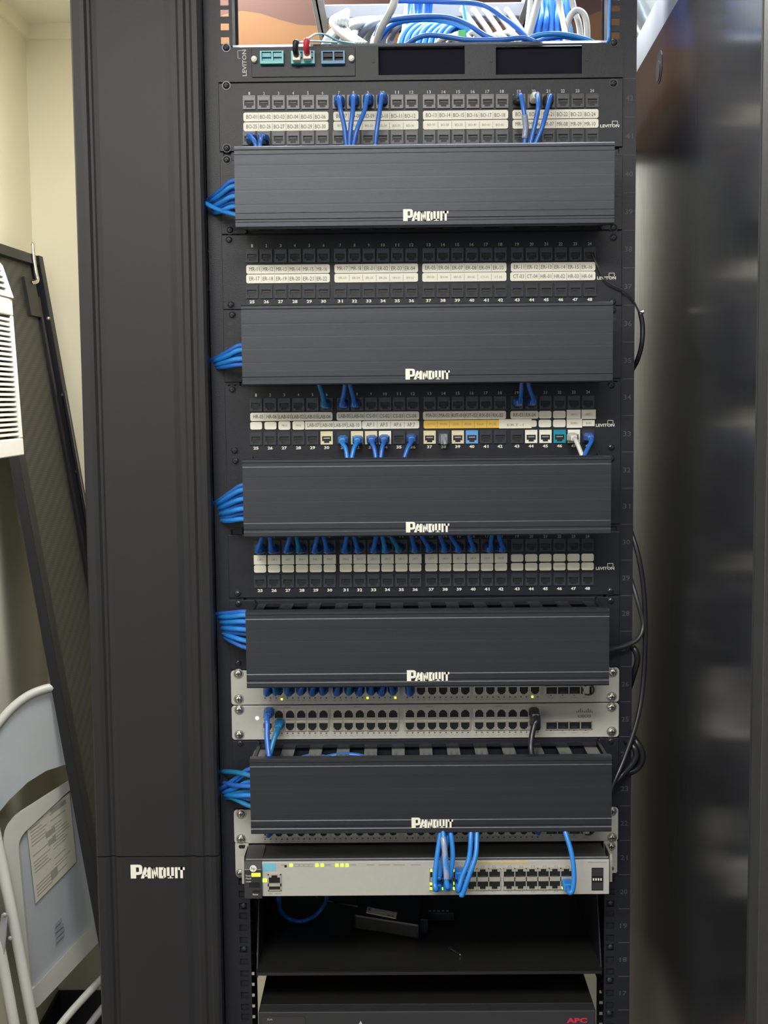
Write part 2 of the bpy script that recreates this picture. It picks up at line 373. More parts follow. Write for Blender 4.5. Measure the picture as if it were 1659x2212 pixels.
# ------------------------------------------------------------------ shared small meshes
def screw_at(parent, px, py, Y=PY, nickel=False, r=.0042):
    p = at(px, py, Y)
    o = MB().cyl((p.x, Y, p.z), (p.x, Y-.0008, p.z), r*1.25, n=16).dome((p.x, Y-.0008, p.z), r, .0028)
    o.box((p.x-r*.6, Y-.0039, p.z-.0005), (p.x+r*.6, Y-.0030, p.z+.0005), 1); o.box((p.x-.0005, Y-.0039, p.z-r*.6), (p.x+.0005, Y-.0030, p.z+r*.6), 1)
    return o.build('screw', [M['screw' if nickel else 'bscrew'], M['hole']], parent)
def jack_mesh(m, name):
    """keystone jack centred on the origin, back at y=0, front towards -y"""
    q = MB(); W = .0074; H = .0080; d = -.0022
    q.box((-W, d, .0020), (W, 0, H)); q.box((-W, d, -H), (-.0056, 0, .0020)); q.box((.0056, d, -H), (W, 0, .0020))
    q.box((-.0056, d, -H), (-.0032, 0, -.0040)); q.box((.0032, d, -H), (.0056, 0, -.0040)); q.box((-.0032, d, -H), (.0032, 0, -.0062))
    q.box((-.0064, d-.0004, .0066), (.0064, d, .0074)); q.box((-.0064, d-.0004, .0026), (.0064, d, .0032))
    q.box((-.0056, -.0004, -.0062), (.0056, 0, .0020), 1)
    q.box((-.0040, -.0012, -.0010), (.0040, -.0004, .0004), 2)
    o = q.build(name, [m, M['hole'], M['darkport'] if m is M['jack'] else M['screw']]); me = o.data; bpy.data.objects.remove(o); return me
JM = {k: jack_mesh(M[k], 'jack_'+k) for k in ('jack', 'white', 'ivory', 'lblue', 'teal')}
def port_mesh(up, name, fr, w=.0121, h=.0118):
    """shielded network port; up: the latch notch is at the top"""
    q = MB(); s_ = 1 if up else -1; d = -.0018; a = w/2; c = h/2; hw = .0052; hh = .0040
    def b(x0, x1, z0, z1, m=0, y=d): q.box((x0, y, s_*z0), (x1, 0, s_*z1), m)
    b(-a, -hw, -c, c); b(hw, a, -c, c); b(-hw, hw, -c, -hh); b(-hw, hw, c-.0006, c)
    b(-hw, -.0040, .0022, c-.0006); b(.0040, hw, .0022, c-.0006); b(-.0040, -.0022, .0042, c-.0006); b(.0022, .0040, .0042, c-.0006)
    b(-hw, hw, -hh, c-.0006, 1, -.0003); b(-.0034, .0034, -.0036, -.0024, 2, -.0010)
    o = q.build(name, [fr, M['hole'], M['darkport']]); me = o.data; bpy.data.objects.remove(o); return me
PTOP = port_mesh(True, 'port_top', M['zinc']); PBOT = port_mesh(False, 'port_bottom', M['zinc'])

# ------------------------------------------------------------------ patch cords
def boot(parent, p, m, down=0.0, L=.024, w=.0118, h=.0105, sl=0.0):
    """moulded plug boot from the jack face outward, with a raised latch guard"""
    q = MB(); x, y, z = p
    def ring(yy, ww, hh, dz): return [(x-ww/2, yy, z+dz-hh*.35), (x-ww*.3, yy, z+dz-hh/2), (x+ww*.3, yy, z+dz-hh/2), (x+ww/2, yy, z+dz-hh*.35), (x+ww/2, yy, z+dz+hh*.3), (x+ww*.25, yy, z+dz+hh/2), (x-ww*.25, yy, z+dz+hh/2), (x-ww/2, yy, z+dz+hh*.3)]
    R = [ring(-.0045, w*.95, h*.8, 0), ring(-.009, w*1.08, h*1.1, 0), ring(-.015, w*1.02, h, -.0005*0), ring(-.0045-L*.8, w*.80, h*.85, down*.3), ring(-.0045-L, w*.62, h*.66, down)]
    V = sum(R, []); n = 8; Fc = [tuple(range(n)), tuple(range(5*n-1, 4*n-1, -1))]
    for j in range(4):
        for k in range(n): Fc.append((j*n+k, j*n+(k+1) % n, (j+1)*n+(k+1) % n, (j+1)*n+k))
    q.add(V, Fc); return q.build('plug_boot', m, parent, bevel=.0008)
def cord(label, jack, path, m='blue', r=.0028, group='patch cords in the rack', down=-.001, bootm=None, name='patch_cable'):
    """jack: pixel of the plug (or None); path: (px, py, Y) the cable runs through"""
    pts = []
    P0 = at(jack[0], jack[1], -.022) if jack else at(*path[0])
    t = thing(name, label, 'cable', P0, group)
    if jack:
        boot(t, (P0.x, 0, P0.z), M[bootm or m], down)
        pts = [(P0.x, -.020, P0.z+down*.5), (P0.x, -.032, P0.z+down*1.6)]
        s_ = 1 if at(*path[0]).z > P0.z else -1
        pts.append((P0.x*.8+at(*path[0]).x*.2, -.040, P0.z+s_*.004))
    pts += [at(*p) for p in path]
    MB().tube(pts, r).build('cable', M[m], t)
    return t

# ------------------------------------------------------------------ fiber panel (top unit)
def plate(parent, px0, py0, px1, py1, Y=PY, th=.003, m='panel', name='face_plate', half=.2413, bevel=.0006, holes=()):
    """full-width face plate between two image rows at the middle; holes as pixel rects"""
    z1 = at(px0, py0, Y).z; z0 = at(px0, py1, Y).z
    q = MB(); hs = []
    for (a, b, c, d) in holes:
        A = at(a, b, Y); B = at(c, d, Y); hs.append((A.x, B.x, B.z, A.z))
    hs.sort(); x = -half
    for (xa, xb, za, zb_) in hs:
        q.box((x, Y, z0), (xa, Y+th, z1)); q.box((xa, Y, z0), (xb, Y+th, za)); q.box((xa, Y, zb_), (xb, Y+th, z1)); x = xb
    q.box((x, Y, z0), (half, Y+th, z1))
    return q.build(name, M[m], parent, bevel=bevel if not holes else 0)
def lip(parent, x0, x1, z, Y, name='glint_lip'):  # added glossy wedge, tilted to catch a glint of the rear lamp
    q = MB().prism([(x0, Y, z), (x0, Y+.0045, z+.0038), (x0, Y+.0045, z)], (x1-x0, 0, 0)); return q.build(name, M['finger'], parent)
fp = thing('fiber_patch_bay', 'black one-unit fiber panel with aqua adapters, topmost unit in the rack', 'patch panel', (0, 0, uz(1)))
plate(fp, 908, 97, 908, 172, holes=[(817, 101, 1004, 160), (1071, 99, 1257, 159)], bevel=0)
# pieces of real thickness: recessed blank plates, each with an added glossy wedge imitating a lit slit
for i, (a, b, c, d) in enumerate([(815, 106, 1006, 163), (1069, 104, 1259, 161)]):
    A = at(a, b, .004); B = at(c, d, .004); MB().box((A.x, .0035, A.z), (B.x, .005, B.z)).build('blank_plate', M['dull'], fp, bevel=.0004); lip(fp, A.x+.001, B.x-.001, A.z-.0006, -.0010)
A = at(543, 105, PY); B = at(768, 165, PY); MB().box((A.x, PY-.0015, A.z), (B.x, PY, B.z)).build('adapter_plate', M['panel'], fp, bevel=.0005)
for px in (588, 655, 720):
    A = at(px-25.5, 113, PY-.002); B = at(px+25.5, 140, PY-.002); q = MB(); y0 = PY-.0085
    q.box((A.x, y0, B.z), (B.x, PY-.0014, B.z+.0035)); q.box((A.x, y0, A.z-.0012), (B.x, PY-.0014, A.z))
    for f_ in (0, .485, .93): q.box((lerp(A.x, B.x, f_), y0, B.z+.0035), (lerp(A.x, B.x, f_+.07), PY-.0014, A.z-.0012))
    for f_ in (.07, .555): q.box((lerp(A.x, B.x, f_+.02), y0+.002, lerp(B.z, A.z, .55)), (lerp(A.x, B.x, f_+.39), PY-.0014, lerp(B.z, A.z, .86)), 1)
    q.box((A.x, PY-.0030, B.z+.0035), (B.x, PY-.0014, A.z-.0012), 2)
    q.build('fiber_adapter', [M['aqua'] if px != 720 else M['tealc'], M['teal'] if px != 720 else M['hole'], M['hole'] if px == 720 else M['teal']], fp)
for px, py in ((549.7, 129.6), (759.4, 128)):
    p = at(px, py, PY-.0015); q = MB().cyl((p.x, p.y, p.z), (p.x, p.y-.006, p.z), .0038, .0034, 16).cyl((p.x, p.y-.006, p.z), (p.x, p.y-.0072, p.z), .0022, n=12); q.build('thumb_screw', M['white'], fp, bevel=.0004)
for px, py in ((806, 132), (1013, 131), (1061, 131), (1268, 128)):
    p = at(px, py, PY); MB().cyl(p, (p.x, p.y-.0006, p.z), .0022, n=12).build('rivet', M['hole'], fp)
q = MB(); write(q, 'LEVITON', 528, 136, 9, 54, PY, .02, vertical=True)
A = at(513, 109, PY); k = K(PY); q.box((A.x, PY-.0003, A.z-17*k), (A.x+.0006, PY, A.z)); q.box((A.x, PY-.0003, A.z-.0006), (A.x+10*k, PY, A.z)); q.box((A.x, PY-.0003, A.z-17*k), (A.x+6*k, PY, A.z-17*k+.0006))
q.build('logo_lettering', M['dimprint'], fp)
for px, py in ((489, 103), (1326, 92)): screw_at(fp, px, py)
MB().box((-.2215, .0006, at(908, 176, 0).z-.004), (.2215, .0022, at(908, 168, 0).z)).build('light_seal', M['panel'], fp)  # added filler that stops light leaking under the fiber panel
lip(fp, -.234, .234, at(908, 97, PY).z-.0002, PY)
# LC plugs on the adapter
def lc(label, px, py, bm, path, grp='fiber cords on the top panel'):
    p = at(px, py, -.016); t = thing('fiber_cable', label, 'cable', p, grp)
    q = MB().cbox((p.x, -.016, p.z), .0090, .014, .0095).box((p.x-.003, -.023, p.z+.0047), (p.x+.003, -.012, p.z+.0065)); q.build('connector', M['white'], t, bevel=.0005)
    a = [(p.x, -.022, p.z+.001), (p.x, -.034, p.z+.006), (p.x+.001, -.036, p.z+.014)]
    MB().tube(a, .0036, sub=4).build('boot', bm, t)
    MB().tube([a[1], a[2]]+[at(*c) for c in path], .0012).build('cable', M['aquac'], t)
lc('thin aqua fiber cord with black boot in the middle fiber adapter', 641, 124, M['blackc'], [(648, 92, -.03), (665, 89, -.01), (700, 90, .02), (760, 93, .05)])
lc('thin aqua fiber cord with red boot in the middle fiber adapter', 664, 121, M['redc'], [(668, 82, -.03), (682, 74, -.015), (703, 75, 0), (730, 88, .02), (765, 94, .05)])

# ------------------------------------------------------------------ patch panels
def patch_panel(label, ytop, ybot, rowL, rowR, xs, labels, jackkind, nums, logo, screws, single=None, u0=0, topnums=True):
    """rowL/rowR: y of number row, top jacks, upper labels, lower labels, bottom jacks, bottom numbers at the left/right port"""
    t = thing('patch_bay', label, 'patch panel', (0, 0, uz(u0+2)))
    plate(t, 908, ytop, 908, ybot)
    q = MB().box((-.20, PY+.003, at(908, ybot-14, PY).z), (.20, .045, at(908, ytop+14, PY).z)); q.build('jack_housing', M['hole'], t)
    def row(i, x): return lerp(rowL[i], rowR[i], (x-xs[0])/(xs[-1]-xs[0]))
    q = MB(); qd = MB()
    for i, x in enumerate(xs):
        if topnums: write(qd, str(i+1), x, row(0, x), 8 if i > 8 else 3.5, 6.5, PY, .02)
        write(q, str(i+25), x, row(5, x), 11, 6.5, PY, .03)
        for rr, n0 in ((1, 1), (4, 25)):
            p = at(x, row(rr, x), PY); kk = jackkind.get(n0+i, 'jack')
            o = put(JM[kk], 'jack', t, (p.x, PY, p.z))
            if kk != 'jack': o['label'] = {'white': 'white jack', 'ivory': 'ivory jack', 'lblue': 'light blue jack', 'teal': 'teal jack'}[kk]
    q.build('lower_port_numbers', M['print'], t); qd.build('upper_port_numbers', M['dimprint'], t)
    # label strips
    for (x0, x1, rr, hh, texts, kind) in labels:
        yy = row(rr, (x0+x1)/2); a = at(x0, yy-hh/2, PY); b = at(x1, yy+hh/2, PY)
        mm = {'y': M['yellow'], 'p': M['paper'], 'b': M['paper'], 't': M['paper'], 'f': M['paper']}[kind[0]]
        th = .0012 if 'o' not in kind else .0018
        l_ = MB().slab(a.x, b.x, b.z, a.z, PY-th, PY, r=.0022 if 'q' not in kind else .0004).build('label_strip' if kind[0] != 'y' else 'yellow_label_strip', mm, t)
        if texts:
            q = MB(); n = len(texts); yo = 2.5 if 'l' in kind else 0
            for j, s_ in enumerate(texts):
                cw = (x1-x0-6)/n; cx = x0+3+cw*(j+.5)
                if s_:
                    small = kind[0] in 'ty'
                    write(q, s_, cx, yy+yo, cw*(.55 if small else (.88 if len(s_) > 5 else (.76 if len(s_) > 4 else .56))), 4.6 if small else 8.2*(.75 if 'l' in kind else 1), PY-th, .0, 1 if small else 0)
                if n > 1 and j: e = at(x0+3+cw*j, yy, PY-th); q.box((e.x-.0002, PY-th-.0003, e.z-.0038), (e.x+.0002, PY-th, e.z+.0038), 1)
            q.build('lettering', [M['ink'], M['tinyink']], l_)
    q = MB(); lx, ly = logo; write(q, 'LEVITON', lx, ly, 40, 6.5, PY, .03); k = K(PY)
    e = at(lx+5, ly-11, PY); f_ = at(lx+17.5, ly-3, PY)
    q.box((e.x, PY-.0003, e.z-.0006), (f_.x, PY, e.z)); q.box((e.x, PY-.0003, f_.z), (e.x+.0006, PY, e.z)); q.box((f_.x-.0006, PY-.0003, f_.z), (f_.x, PY, e.z))
    q.build('logo_lettering', M['print'], t)
    for s_ in screws: screw_at(t, *s_)
    return t
def xs24(a1, a6, b1, b6, c1, c6, d1, d6):
    return [lerp(p, q, i/5) for p, q in ((a1, a6), (b1, b6), (c1, c6), (d1, d6)) for i in range(6)]
bo = lambda p, a, n: ['%s-%02d' % (p, a+i) for i in range(n)]
XA = xs24(538.5, 696.7, 732, 889, 926.8, 1084.5, 1121, 1279)
A_ = patch_panel('black 48-port patch panel with BO labels, uppermost of the four', 174.5, 322, (202, 222, 253, 274, 299, 320), (196, 218, 246, 267, 294, 314), XA,
  [(525.8, 709.7, 2, 17, bo('BO', 1, 6), 'p'), (720, 903.8, 2, 17, bo('BO', 7, 6), 'p'), (913.6, 1097.4, 2, 17, bo('BO', 13, 6), 'p'), (1107, 1292.4, 2, 17, bo('BO', 19, 6), 'p'),
   (525.8, 709.7, 3, 17, bo('BO', 25, 6), 'p'), (720, 903.8, 3, 17, bo('BO', 31, 6), 't'), (913.6, 1097.4, 3, 17, bo('BO', 37, 6), 't'), (1107, 1292.4, 3, 17, bo('MR', 5, 6), 'p')],
  {}, None, (1317, 272), [(489, 185), (490, 320), (1325, 180)], u0=1)
lip(A_, -.234, .234, at(908, 174.5, PY).z-.001, PY)
XB = xs24(544.5, 699, 735, 889, 926, 1081, 1117, 1273.7)
B_ = patch_panel('black 48-port patch panel with MR and ER labels, second from the top', 503, 664, (531, 553, 582, 602.5, 630.5, 652), (526.5, 549, 576, 596, 626, 646.8), XB,
  [(532, 712.7, 2, 17, bo('MR', 11, 6), 'p'), (722.3, 903, 2, 17, bo('MR', 17, 2)+bo('ER', 1, 4), 'p'), (912, 1093.8, 2, 17, bo('ER', 5, 6), 'p'), (1103.4, 1285.8, 2, 17, bo('ER', 11, 6), 'p'),
   (532, 712.7, 3, 17, bo('ER', 17, 6), 'p'), (722.3, 903, 3, 17, bo('ER', 23, 4)+bo('SRV', 1, 2), 't'), (912, 1093.8, 3, 17, bo('SRV', 3, 4)+bo('CT', 1, 2), 't'), (1102, 1285.8, 3, 17, bo('CT', 3, 2)+bo('HR', 1, 4), 'p')],
  {}, None, (1310, 600.5), [(495, 518), (499, 658), (1325, 513), (1323, 652)], u0=5)
XC = xs24(553, 705.8, 741.3, 892, 928, 1080, 1116.4, 1270)
lc_ = [(540.6, 718.4, 2, 16, ['HR-05', 'HR-06', 'LAB-01', 'LAB-02', 'LAB-03', 'LAB-04'], 'p'), (727, 905.6, 2, 16, ['LAB-05', 'LAB-06']+bo('CS', 1, 4), 'p'),
  (913.6, 1093, 2, 16, ['MA-01', 'MA-02', 'KIT-01', 'KIT-02', 'RX-01', 'RX-02'], 'p'), (1102.5, 1163, 2, 16, ['RX-03', 'RX-04'], 'p'), (1164, 1191, 2, 16, [], 'p'), (1194.5, 1221.5, 2, 16, [], 'p'),
  (1224, 1254, 2, 20, ['LABOT 2'], 'tqo'), (1256, 1286.5, 2, 20, ['LABOT 1'], 'tqo'),
  (540.6, 566.5, 3, 16, [], 'p'), (571.4, 597.4, 3, 16, [], 'p'), (601.5, 627.5, 3, 18, ['MR-01'], 'to'), (632, 658, 3, 18, ['MR-02'], 'to'),
  (659, 781, 3, 16, ['LAB-07', 'LAB-08', 'LAB-09', 'LAB-10'], 'pq'), (782, 905.6, 3, 16, ['AP.1', 'AP.5', 'AP.6', 'AP.7'], 'p'),
  (915, 1081, 3, 16, ['KITC', 'RM-PRI', 'CENTRL', 'ERGRD', 'FAX', 'POE'], 'y'), (1078, 1148, 3, 19, ['ERT-1'], 'tqol'), (1146, 1159, 3, 14, [], 'p'), (1163.5, 1190.5, 3, 16, [], 'p'), (1194.5, 1221.5, 3, 16, [], 'p'),
  (1224, 1257, 3, 19, ['BACKPRN 2'], 'tqo'), (1258, 1284, 3, 13, ['BACKPRN'], 'tqo')]
C_ = patch_panel('black 48-port patch panel with yellow labels and mixed white and ivory jacks', 830, 984, (853.6, 874.6, 900.5, 919.7, 947, 968), (846.7, 868.6, 895, 914, 942, 962.7), XC, lc_,
  {30: 'ivory', 32: 'ivory', 33: 'ivory', 34: 'white', 37: 'ivory', 39: 'ivory', 40: 'lblue', 44: 'white', 45: 'white', 46: 'teal', 47: 'white'}, None, (1307, 918.5), [(502, 841), (507, 973), (1320, 832), (1320, 966)], u0=9)
XD = xs24(562, 712.4, 747, 897, 931.6, 1082, 1117, 1269)
dl = ['CAF 1', 'CAF 2', 'LABOT 2', 'PHA 1', 'PHA 2', 'PHA 3', 'PHA 4', 'PHA 5', 'LAB 11', 'LAB 12', 'LAB 13', 'LAB 14', 'LAB 15', 'LAB 16', 'LAB 17', 'LAB 18', 'LAB 19', 'LAB 20']
ll = []
for i, x in enumerate(XD):
    if i < 18: ll.append((x-13.6, x+13.6, 2, 20, [dl[i]], 'tqo'))
    else: ll.append((x-13.2, x+13.2, 2, 16, [], 'p'))
    ll.append((x-13.2, x+13.2, 3, 16, [], 'p'))
D_ = patch_panel('black 48-port patch panel with single white labels, lowest of the four', 1152, 1288, (1158, 1181, 1209, 1228.6, 1255.5, 1275.6), (1158.5, 1176, 1204, 1223, 1250, 1271), XD, ll,
  {}, None, (1307, 1227.5), [(513, 1282), (1318, 1276)], u0=13)

# ------------------------------------------------------------------ cable managers with covers
def manager(label, u0, cz, corners, logo, sc):
    t = thing('cable_manager', label, 'cable manager', (0, 0, uz(u0+2)))
    zt = uz(u0)-.001; zb = uz(u0+2)+.001
    q = MB().box((-.2413, PY, zb), (.2413, 0, zt)); q.build('back_plate', M['panel'], t, bevel=.0004)
    MB().box((-.2215, .0006, zb-.006), (.2215, .0022, zt+.006)).build('light_seal', M['panel'], t)  # added unseen filler, blocks light leaking between neighbouring units
    x0, x1 = corners; CYY = -.090; hh = .0457
    # cover: grooved extrusion with turned edges
    q = MB(); prof = [(-hh, .012), (-hh, .0015), (-hh+.0015, 0), (-hh+.006, 0), (-hh+.007, .0006), (-hh+.009, .0006), (-hh+.010, -.0001), (-hh+.016, -.0001), (-hh+.017, .0004)]
    for z in (-.02, -.004, .010, .024): prof += [(z-.0012, .0004), (z, .00044), (z+.0012, .0004)]
    prof += [(hh-.010, .0004), (hh-.009, .0008), (hh-.005, .0008), (hh-.004, 0), (hh-.0014, 0), (hh, .0018), (hh, .012)]
    n = len(prof); V = []
    for x in (x0, x1):
        V += [(x, CYY+d, cz+z) for z, d in prof]+[(x, CYY+min(d+.002, .012) if 0 < i < n-1 else CYY+.012, cz+z*.955) for i, (z, d) in reversed(list(enumerate(prof)))]
    m2 = 2*n; Fc = [(i, i+m2, (i+1) % m2+m2, (i+1) % m2) for i in range(m2)]
    Fc += [(i, i+1, m2-2-i, m2-1-i) for i in range(n-1)]+[(m2+i, m2+m2-1-i, m2+m2-2-i, m2+i+1) for i in range(n-1)]
    q.add(V, Fc); cov = q.build('cover', M['cover'], t)
    q = MB(); block_logo(q, *logo, CYY-.0004+.0006); lg = q.build('logo_lettering', M['print'], cov)
    # finger combs above and below
    for zz, nm in ((zt-.006, 'top_comb'), (zb+.004, 'bottom_comb')):
        q = MB(); q.box((-.208, PY-.007, zz-.0015), (.2125, PY, zz+.0025))
        for i in range(13):
            xc = -.2025+i*.03375
            q.box((xc-.0078, -.066, zz-.0012), (xc+.0078, PY-.007, zz+.0012))
            q.prism([(max(xc-.0078, -.208), -.066, zz-.0012), (max(xc-.0145, -.208), -.079, zz-.0012), (min(xc+.0145, .2125), -.079, zz-.0012), (xc+.0078, -.066, zz-.0012)], (0, 0, .0024))
        q.build(nm, M['finger'], t)
    q = MB()
    for sx, xx in ((-1, x0), (1, x1)):
        for z in (zt-.006, zb+.003): q.box((xx-sx*.001, -.080, z), (xx-sx*.005, PY, z+.003))
        q.box((xx-sx*.001, -.012, zb), (xx-sx*.003, PY, zt)); q.box((xx-sx*.003, -.080, zb+.003), (xx-sx*.006, -.074, zt-.003))
    q.build('side_brackets', M['rack'], t)
    for px, py in sc: screw_at(t, px, py)
    q = MB()
    for sx in (-1, 1):
        for z in (-.022, .0, .018, .030): q.slab(sx*.2325-.0035, sx*.2325+.0035, cz+z-.0022, cz+z+.0022, PY-.0004, PY, r=.001)
        q.build('slot_holes', M['hole'], t); q = MB()
    return t
MG = [manager('black two-unit cable manager with wide cover, uppermost of five, below the BO labels', 3, uz(4)-.0028, (-.2133, .2167), (871, 967, 453, 478), [(490, 345), (497, 497), (1325, 492)]),
      manager('black two-unit cable manager cover, second from the top, below the MR labels', 7, uz(8)-.0032, (-.2090, .2160), (876, 971, 797, 820), [(502, 680), (1323, 670)]),
      manager('black two-unit cable manager cover, middle of five, below the yellow labels', 11, uz(12)-.0014, (-.2110, .2150), (877, 971, 1127, 1150), [(509, 995), (1320, 990)]),
      manager('black two-unit cable manager cover, fourth from the top, partly over the first silver switch', 15, uz(16)-.0018, (-.2110, .2140), (879, 972, 1447, 1471), [(515, 1303), (515, 1432), (1319, 1297)]),
      manager('black two-unit cable manager cover, lowest of five, between the silver switches', 19, uz(20)-.0004, (-.2095, .2180), (889, 981, 1765, 1788), [(519, 1605), (1319, 1600)])]

# ------------------------------------------------------------------ silver switches
def switch(label, u0, yL, yR, sc, logo=True, ring=False):
    """yL/yR: image rows of the unit's top at x=500 and x=1336"""
    Y = PY-.001; t = thing('network_switch', label, 'network switch', (0, 0, uz(u0+1)))
    zt = uz(u0)-.0006; zb = uz(u0+1)+.0006
    def y0(x): return lerp(yL, yR, (x-500)/836)
    q = MB().slab(-.2413, .2413, zb, zt, Y, Y+.0035, r=.004); q.build('front_panel', M['silver'], t, bevel=.0005)
    MB().box((-.222, Y+.0035, zb+.001), (.222, .30, zt-.001)).build('chassis', M['cap'], t)
    cols = [[578.6+24.1*i for i in range(6)], [729.3+24*i for i in range(6)], [885.5+23.9*i for i in range(6)], [1035+24.1*i for i in range(6)]]
    for gi, cs in enumerate(cols):
        a = at(cs[0]-13.5, y0(cs[0])+13.5, Y); b = at(cs[5]+13.5, y0(cs[5])+60, Y)
        blk = MB().box((a.x, Y-.0006, b.z), (b.x, Y, a.z)).build('port_block', M['zinc'], t)
        for x in cs:
            for dy, me in ((25, PTOP), (50, PBOT)):
                p = at(x, y0(x)+dy, Y-.0006); put(me, 'port', blk, (p.x, Y-.0006, p.z))
    q = MB()
    for gi, cs in enumerate(cols):
        for x in cs:
            for o_ in (-6, 6):
                p = at(x+o_, y0(x)+65.5, Y); q.box((p.x-.0009, Y-.0004, p.z-.0008), (p.x+.0009, Y, p.z+.0008))
                q.box((p.x-.0022, Y-.0002, p.z-.0034), (p.x+.0022, Y, p.z-.0028), 1)
        p = at((cs[2]+cs[3])/2-18, y0(cs[0])+9, Y); q.box((p.x-.004, Y-.0002, p.z-.0005), (p.x+.004, Y, p.z+.0005), 1)
    for px in (1190, 1215, 1240, 1265):
        p = at(px, y0(px)+62, Y); q.box((p.x-.0009, Y-.0004, p.z-.0006), (p.x+.0009, Y, p.z+.0008)); q.box((p.x-.004, Y-.0002, p.z-.0034), (p.x+.004, Y, p.z-.0028), 1)
    q.build('port_marks', [M['ink'], M['tinyink']], t)
    a = at(1179, y0(1230)+42.5, Y); b = at(1278.5, y0(1230)+60, Y); q = MB()
    q.box((a.x, Y-.0016, b.z), (b.x, Y, b.z+.001)); q.box((a.x, Y-.0016, a.z-.001), (b.x, Y, a.z)); q.box((a.x, Y-.0004, b.z), (b.x, Y, a.z), 1)
    for i in range(5): x = lerp(a.x, b.x, i/4); q.box((x-.0006, Y-.0016, b.z), (x+.0006, Y, a.z))
    for i in range(4): x = lerp(a.x, b.x, (i+.5)/4); q.box((x-.004, Y-.0012, b.z+.0012), (x+.003, Y-.0003, b.z+.0045), 2)
    q.build('uplink_cages', [M['zinc'], M['hole'], M['cap']], t)
    if ring:
        p = at(1271, y0(1271)+50, Y-.004)
        q = MB().tube([(p.x+.0065*math.cos(a_), p.y-.002, p.z+.0062*math.sin(a_)) for a_ in [2*math.pi*k/14 for k in range(15)]], .0011, sub=2)
        q.build('transceiver_bail', M['blackc'], t); MB().cbox((p.x-.003, p.y+.001, p.z), .008, .008, .010).build('transceiver', M['zinc'], t, bevel=.0005)
    q = MB()
    hs = [.35, .6, 1, .6, .35, .6, 1, .6, .35]
    for i, h_ in enumerate(hs):
        p = at(1246+i*4.1, y0(1262)+24, Y); q.box((p.x-.0005, Y-.0003, p.z), (p.x+.0005, Y, p.z+.0052*h_))
    write(q, 'CISCO', 1262, y0(1262)+31.5, 29, 6, Y, .035); q.build('logo_lettering', M['ink'], t)
    for px, py in sc: screw_at(t, px, py, Y, True, .0050)
    if logo: p = at(555.5, y0(555)+32.5, Y); MB().cyl((p.x, Y, p.z), (p.x, Y-.0006, p.z), .0022, n=10).build('status_light', M['ledw'], t)
    return t
S1 = switch('silver 48-port network switch partly hidden under the fourth cover', 17, 1443, 1439, [(515, 1455), (516, 1510), (1323, 1452), (1321, 1505)], False, True)
switch('silver 48-port network switch fully in view with a black cord at its right ports', 18, 1519, 1515, [(517, 1533), (517, 1587), (1321, 1527), (1321, 1580)])
switch('silver 48-port network switch mostly hidden behind the lowest cover', 21, 1748, 1741, [(521, 1758), (521, 1812), (1322, 1752), (1322, 1809)], False, True)
for px, py in ((608.8, 1510), (794, 1507.5), (854, 1507), (1150, 1505)):
    p = at(px, py, PY-.001); MB().cbox((p.x, p.y-.0005, p.z), .0026, .0010, .0026).build('link_light', M['ledy'], S1, bevel=.0003)
# ------------------------------------------------------------------ grey switch with green lights (projects forward)
Y = -.063; hs_ = thing('network_switch', 'light grey switch with green lights and dark left end, lowest switch', 'network switch', (0, 0, uz(23)))
TL = at(530, 1860.5, Y); BR = at(1316, 1934, Y); k = K(Y)
zt, zb = at(920, 1860, Y).z, at(920, 1934, Y).z
def PX(px, py, d=0): return at(px, py, Y-d)
xs_, xe = PX(566.6, 1900).x, PX(1316, 1900).x; xl = PX(530, 1900).x
MB().box((xl+.001, Y+.004, zb+.001), (xe-.001, .18, zt)).build('chassis', M['cap'], hs_, bevel=.0006)
MB().box((xs_, Y, zb), (xe, Y+.004, zt)).build('front_panel', M['silver'], hs_, bevel=.0006)
q = MB(); q.prism([(xl-.001, Y-.004, zb-.0015), (xl-.001, Y-.004, zt-.008), (xl-.001, Y+.004, zt), (xl-.001, Y+.05, zt+.004), (xl-.001, Y+.05, zb)], (xs_-xl+.001, 0, 0)); q.build('end_cap', M['cap'], hs_, bevel=.0008)
MB().box((xl, Y+.0075, zt), (xe, Y+.009, zt+.0009)).build('top_seam', M['greyc'], hs_)
# ears
q = MB(); a = at(507, 1822, PY-.004); b = at(530, 1892, PY-.004); q.slab(a.x, a.x+.017, b.z, a.z, PY-.001, PY+.001, r=.002); q.box((a.x+.013, Y+.02, b.z+.004), (a.x+.016, PY, a.z-.004)); q.slab(a.x+.0045, a.x+.0135, a.z-.0075, a.z-.003, PY-.0014, PY-.001, r=.002, m=1); q.build('mounting_ear', [M['silver'], M['hole']], hs_)
q = MB(); a = at(1305, 1817, PY-.004); b = at(1334, 1887.5, PY-.004); q.slab(b.x-.017, b.x, b.z, a.z, PY-.001, PY+.001, r=.002); q.box((b.x-.016, Y+.02, b.z+.004), (b.x-.013, PY, a.z-.004)); q.slab(b.x-.0135, b.x-.0045, b.z+.003, b.z+.008, PY-.0014, PY-.001, r=.002, m=1); q.build('mounting_ear', [M['silver'], M['hole']], hs_)
screw_at(hs_, 519, 1886, PY-.001, True, .0045); screw_at(hs_, 1320, 1828, PY-.001, True, .0045)
q = MB(); yc = Y-.004
p = at(547, 1876, yc); q.cyl((p.x, yc, p.z), (p.x, yc-.0006, p.z), 7.6*k, n=20); lg = q.build('logo_badge', M['print'], hs_)
q = MB(); write(q, 'hp', 547, 1876.5, 9, 10, yc-.0006, .01); q.build('lettering', M['ink'], lg)
q = MB()
for py, s_ in ((1891.5, 'Power'), (1897.5, 'Fault'), (1904, 'Locator'), (1932, 'Reset')): write(q, s_, 537 if py < 1930 else 552, py, 12, 4, yc)
q.build('end_cap_print', M['print'], hs_)
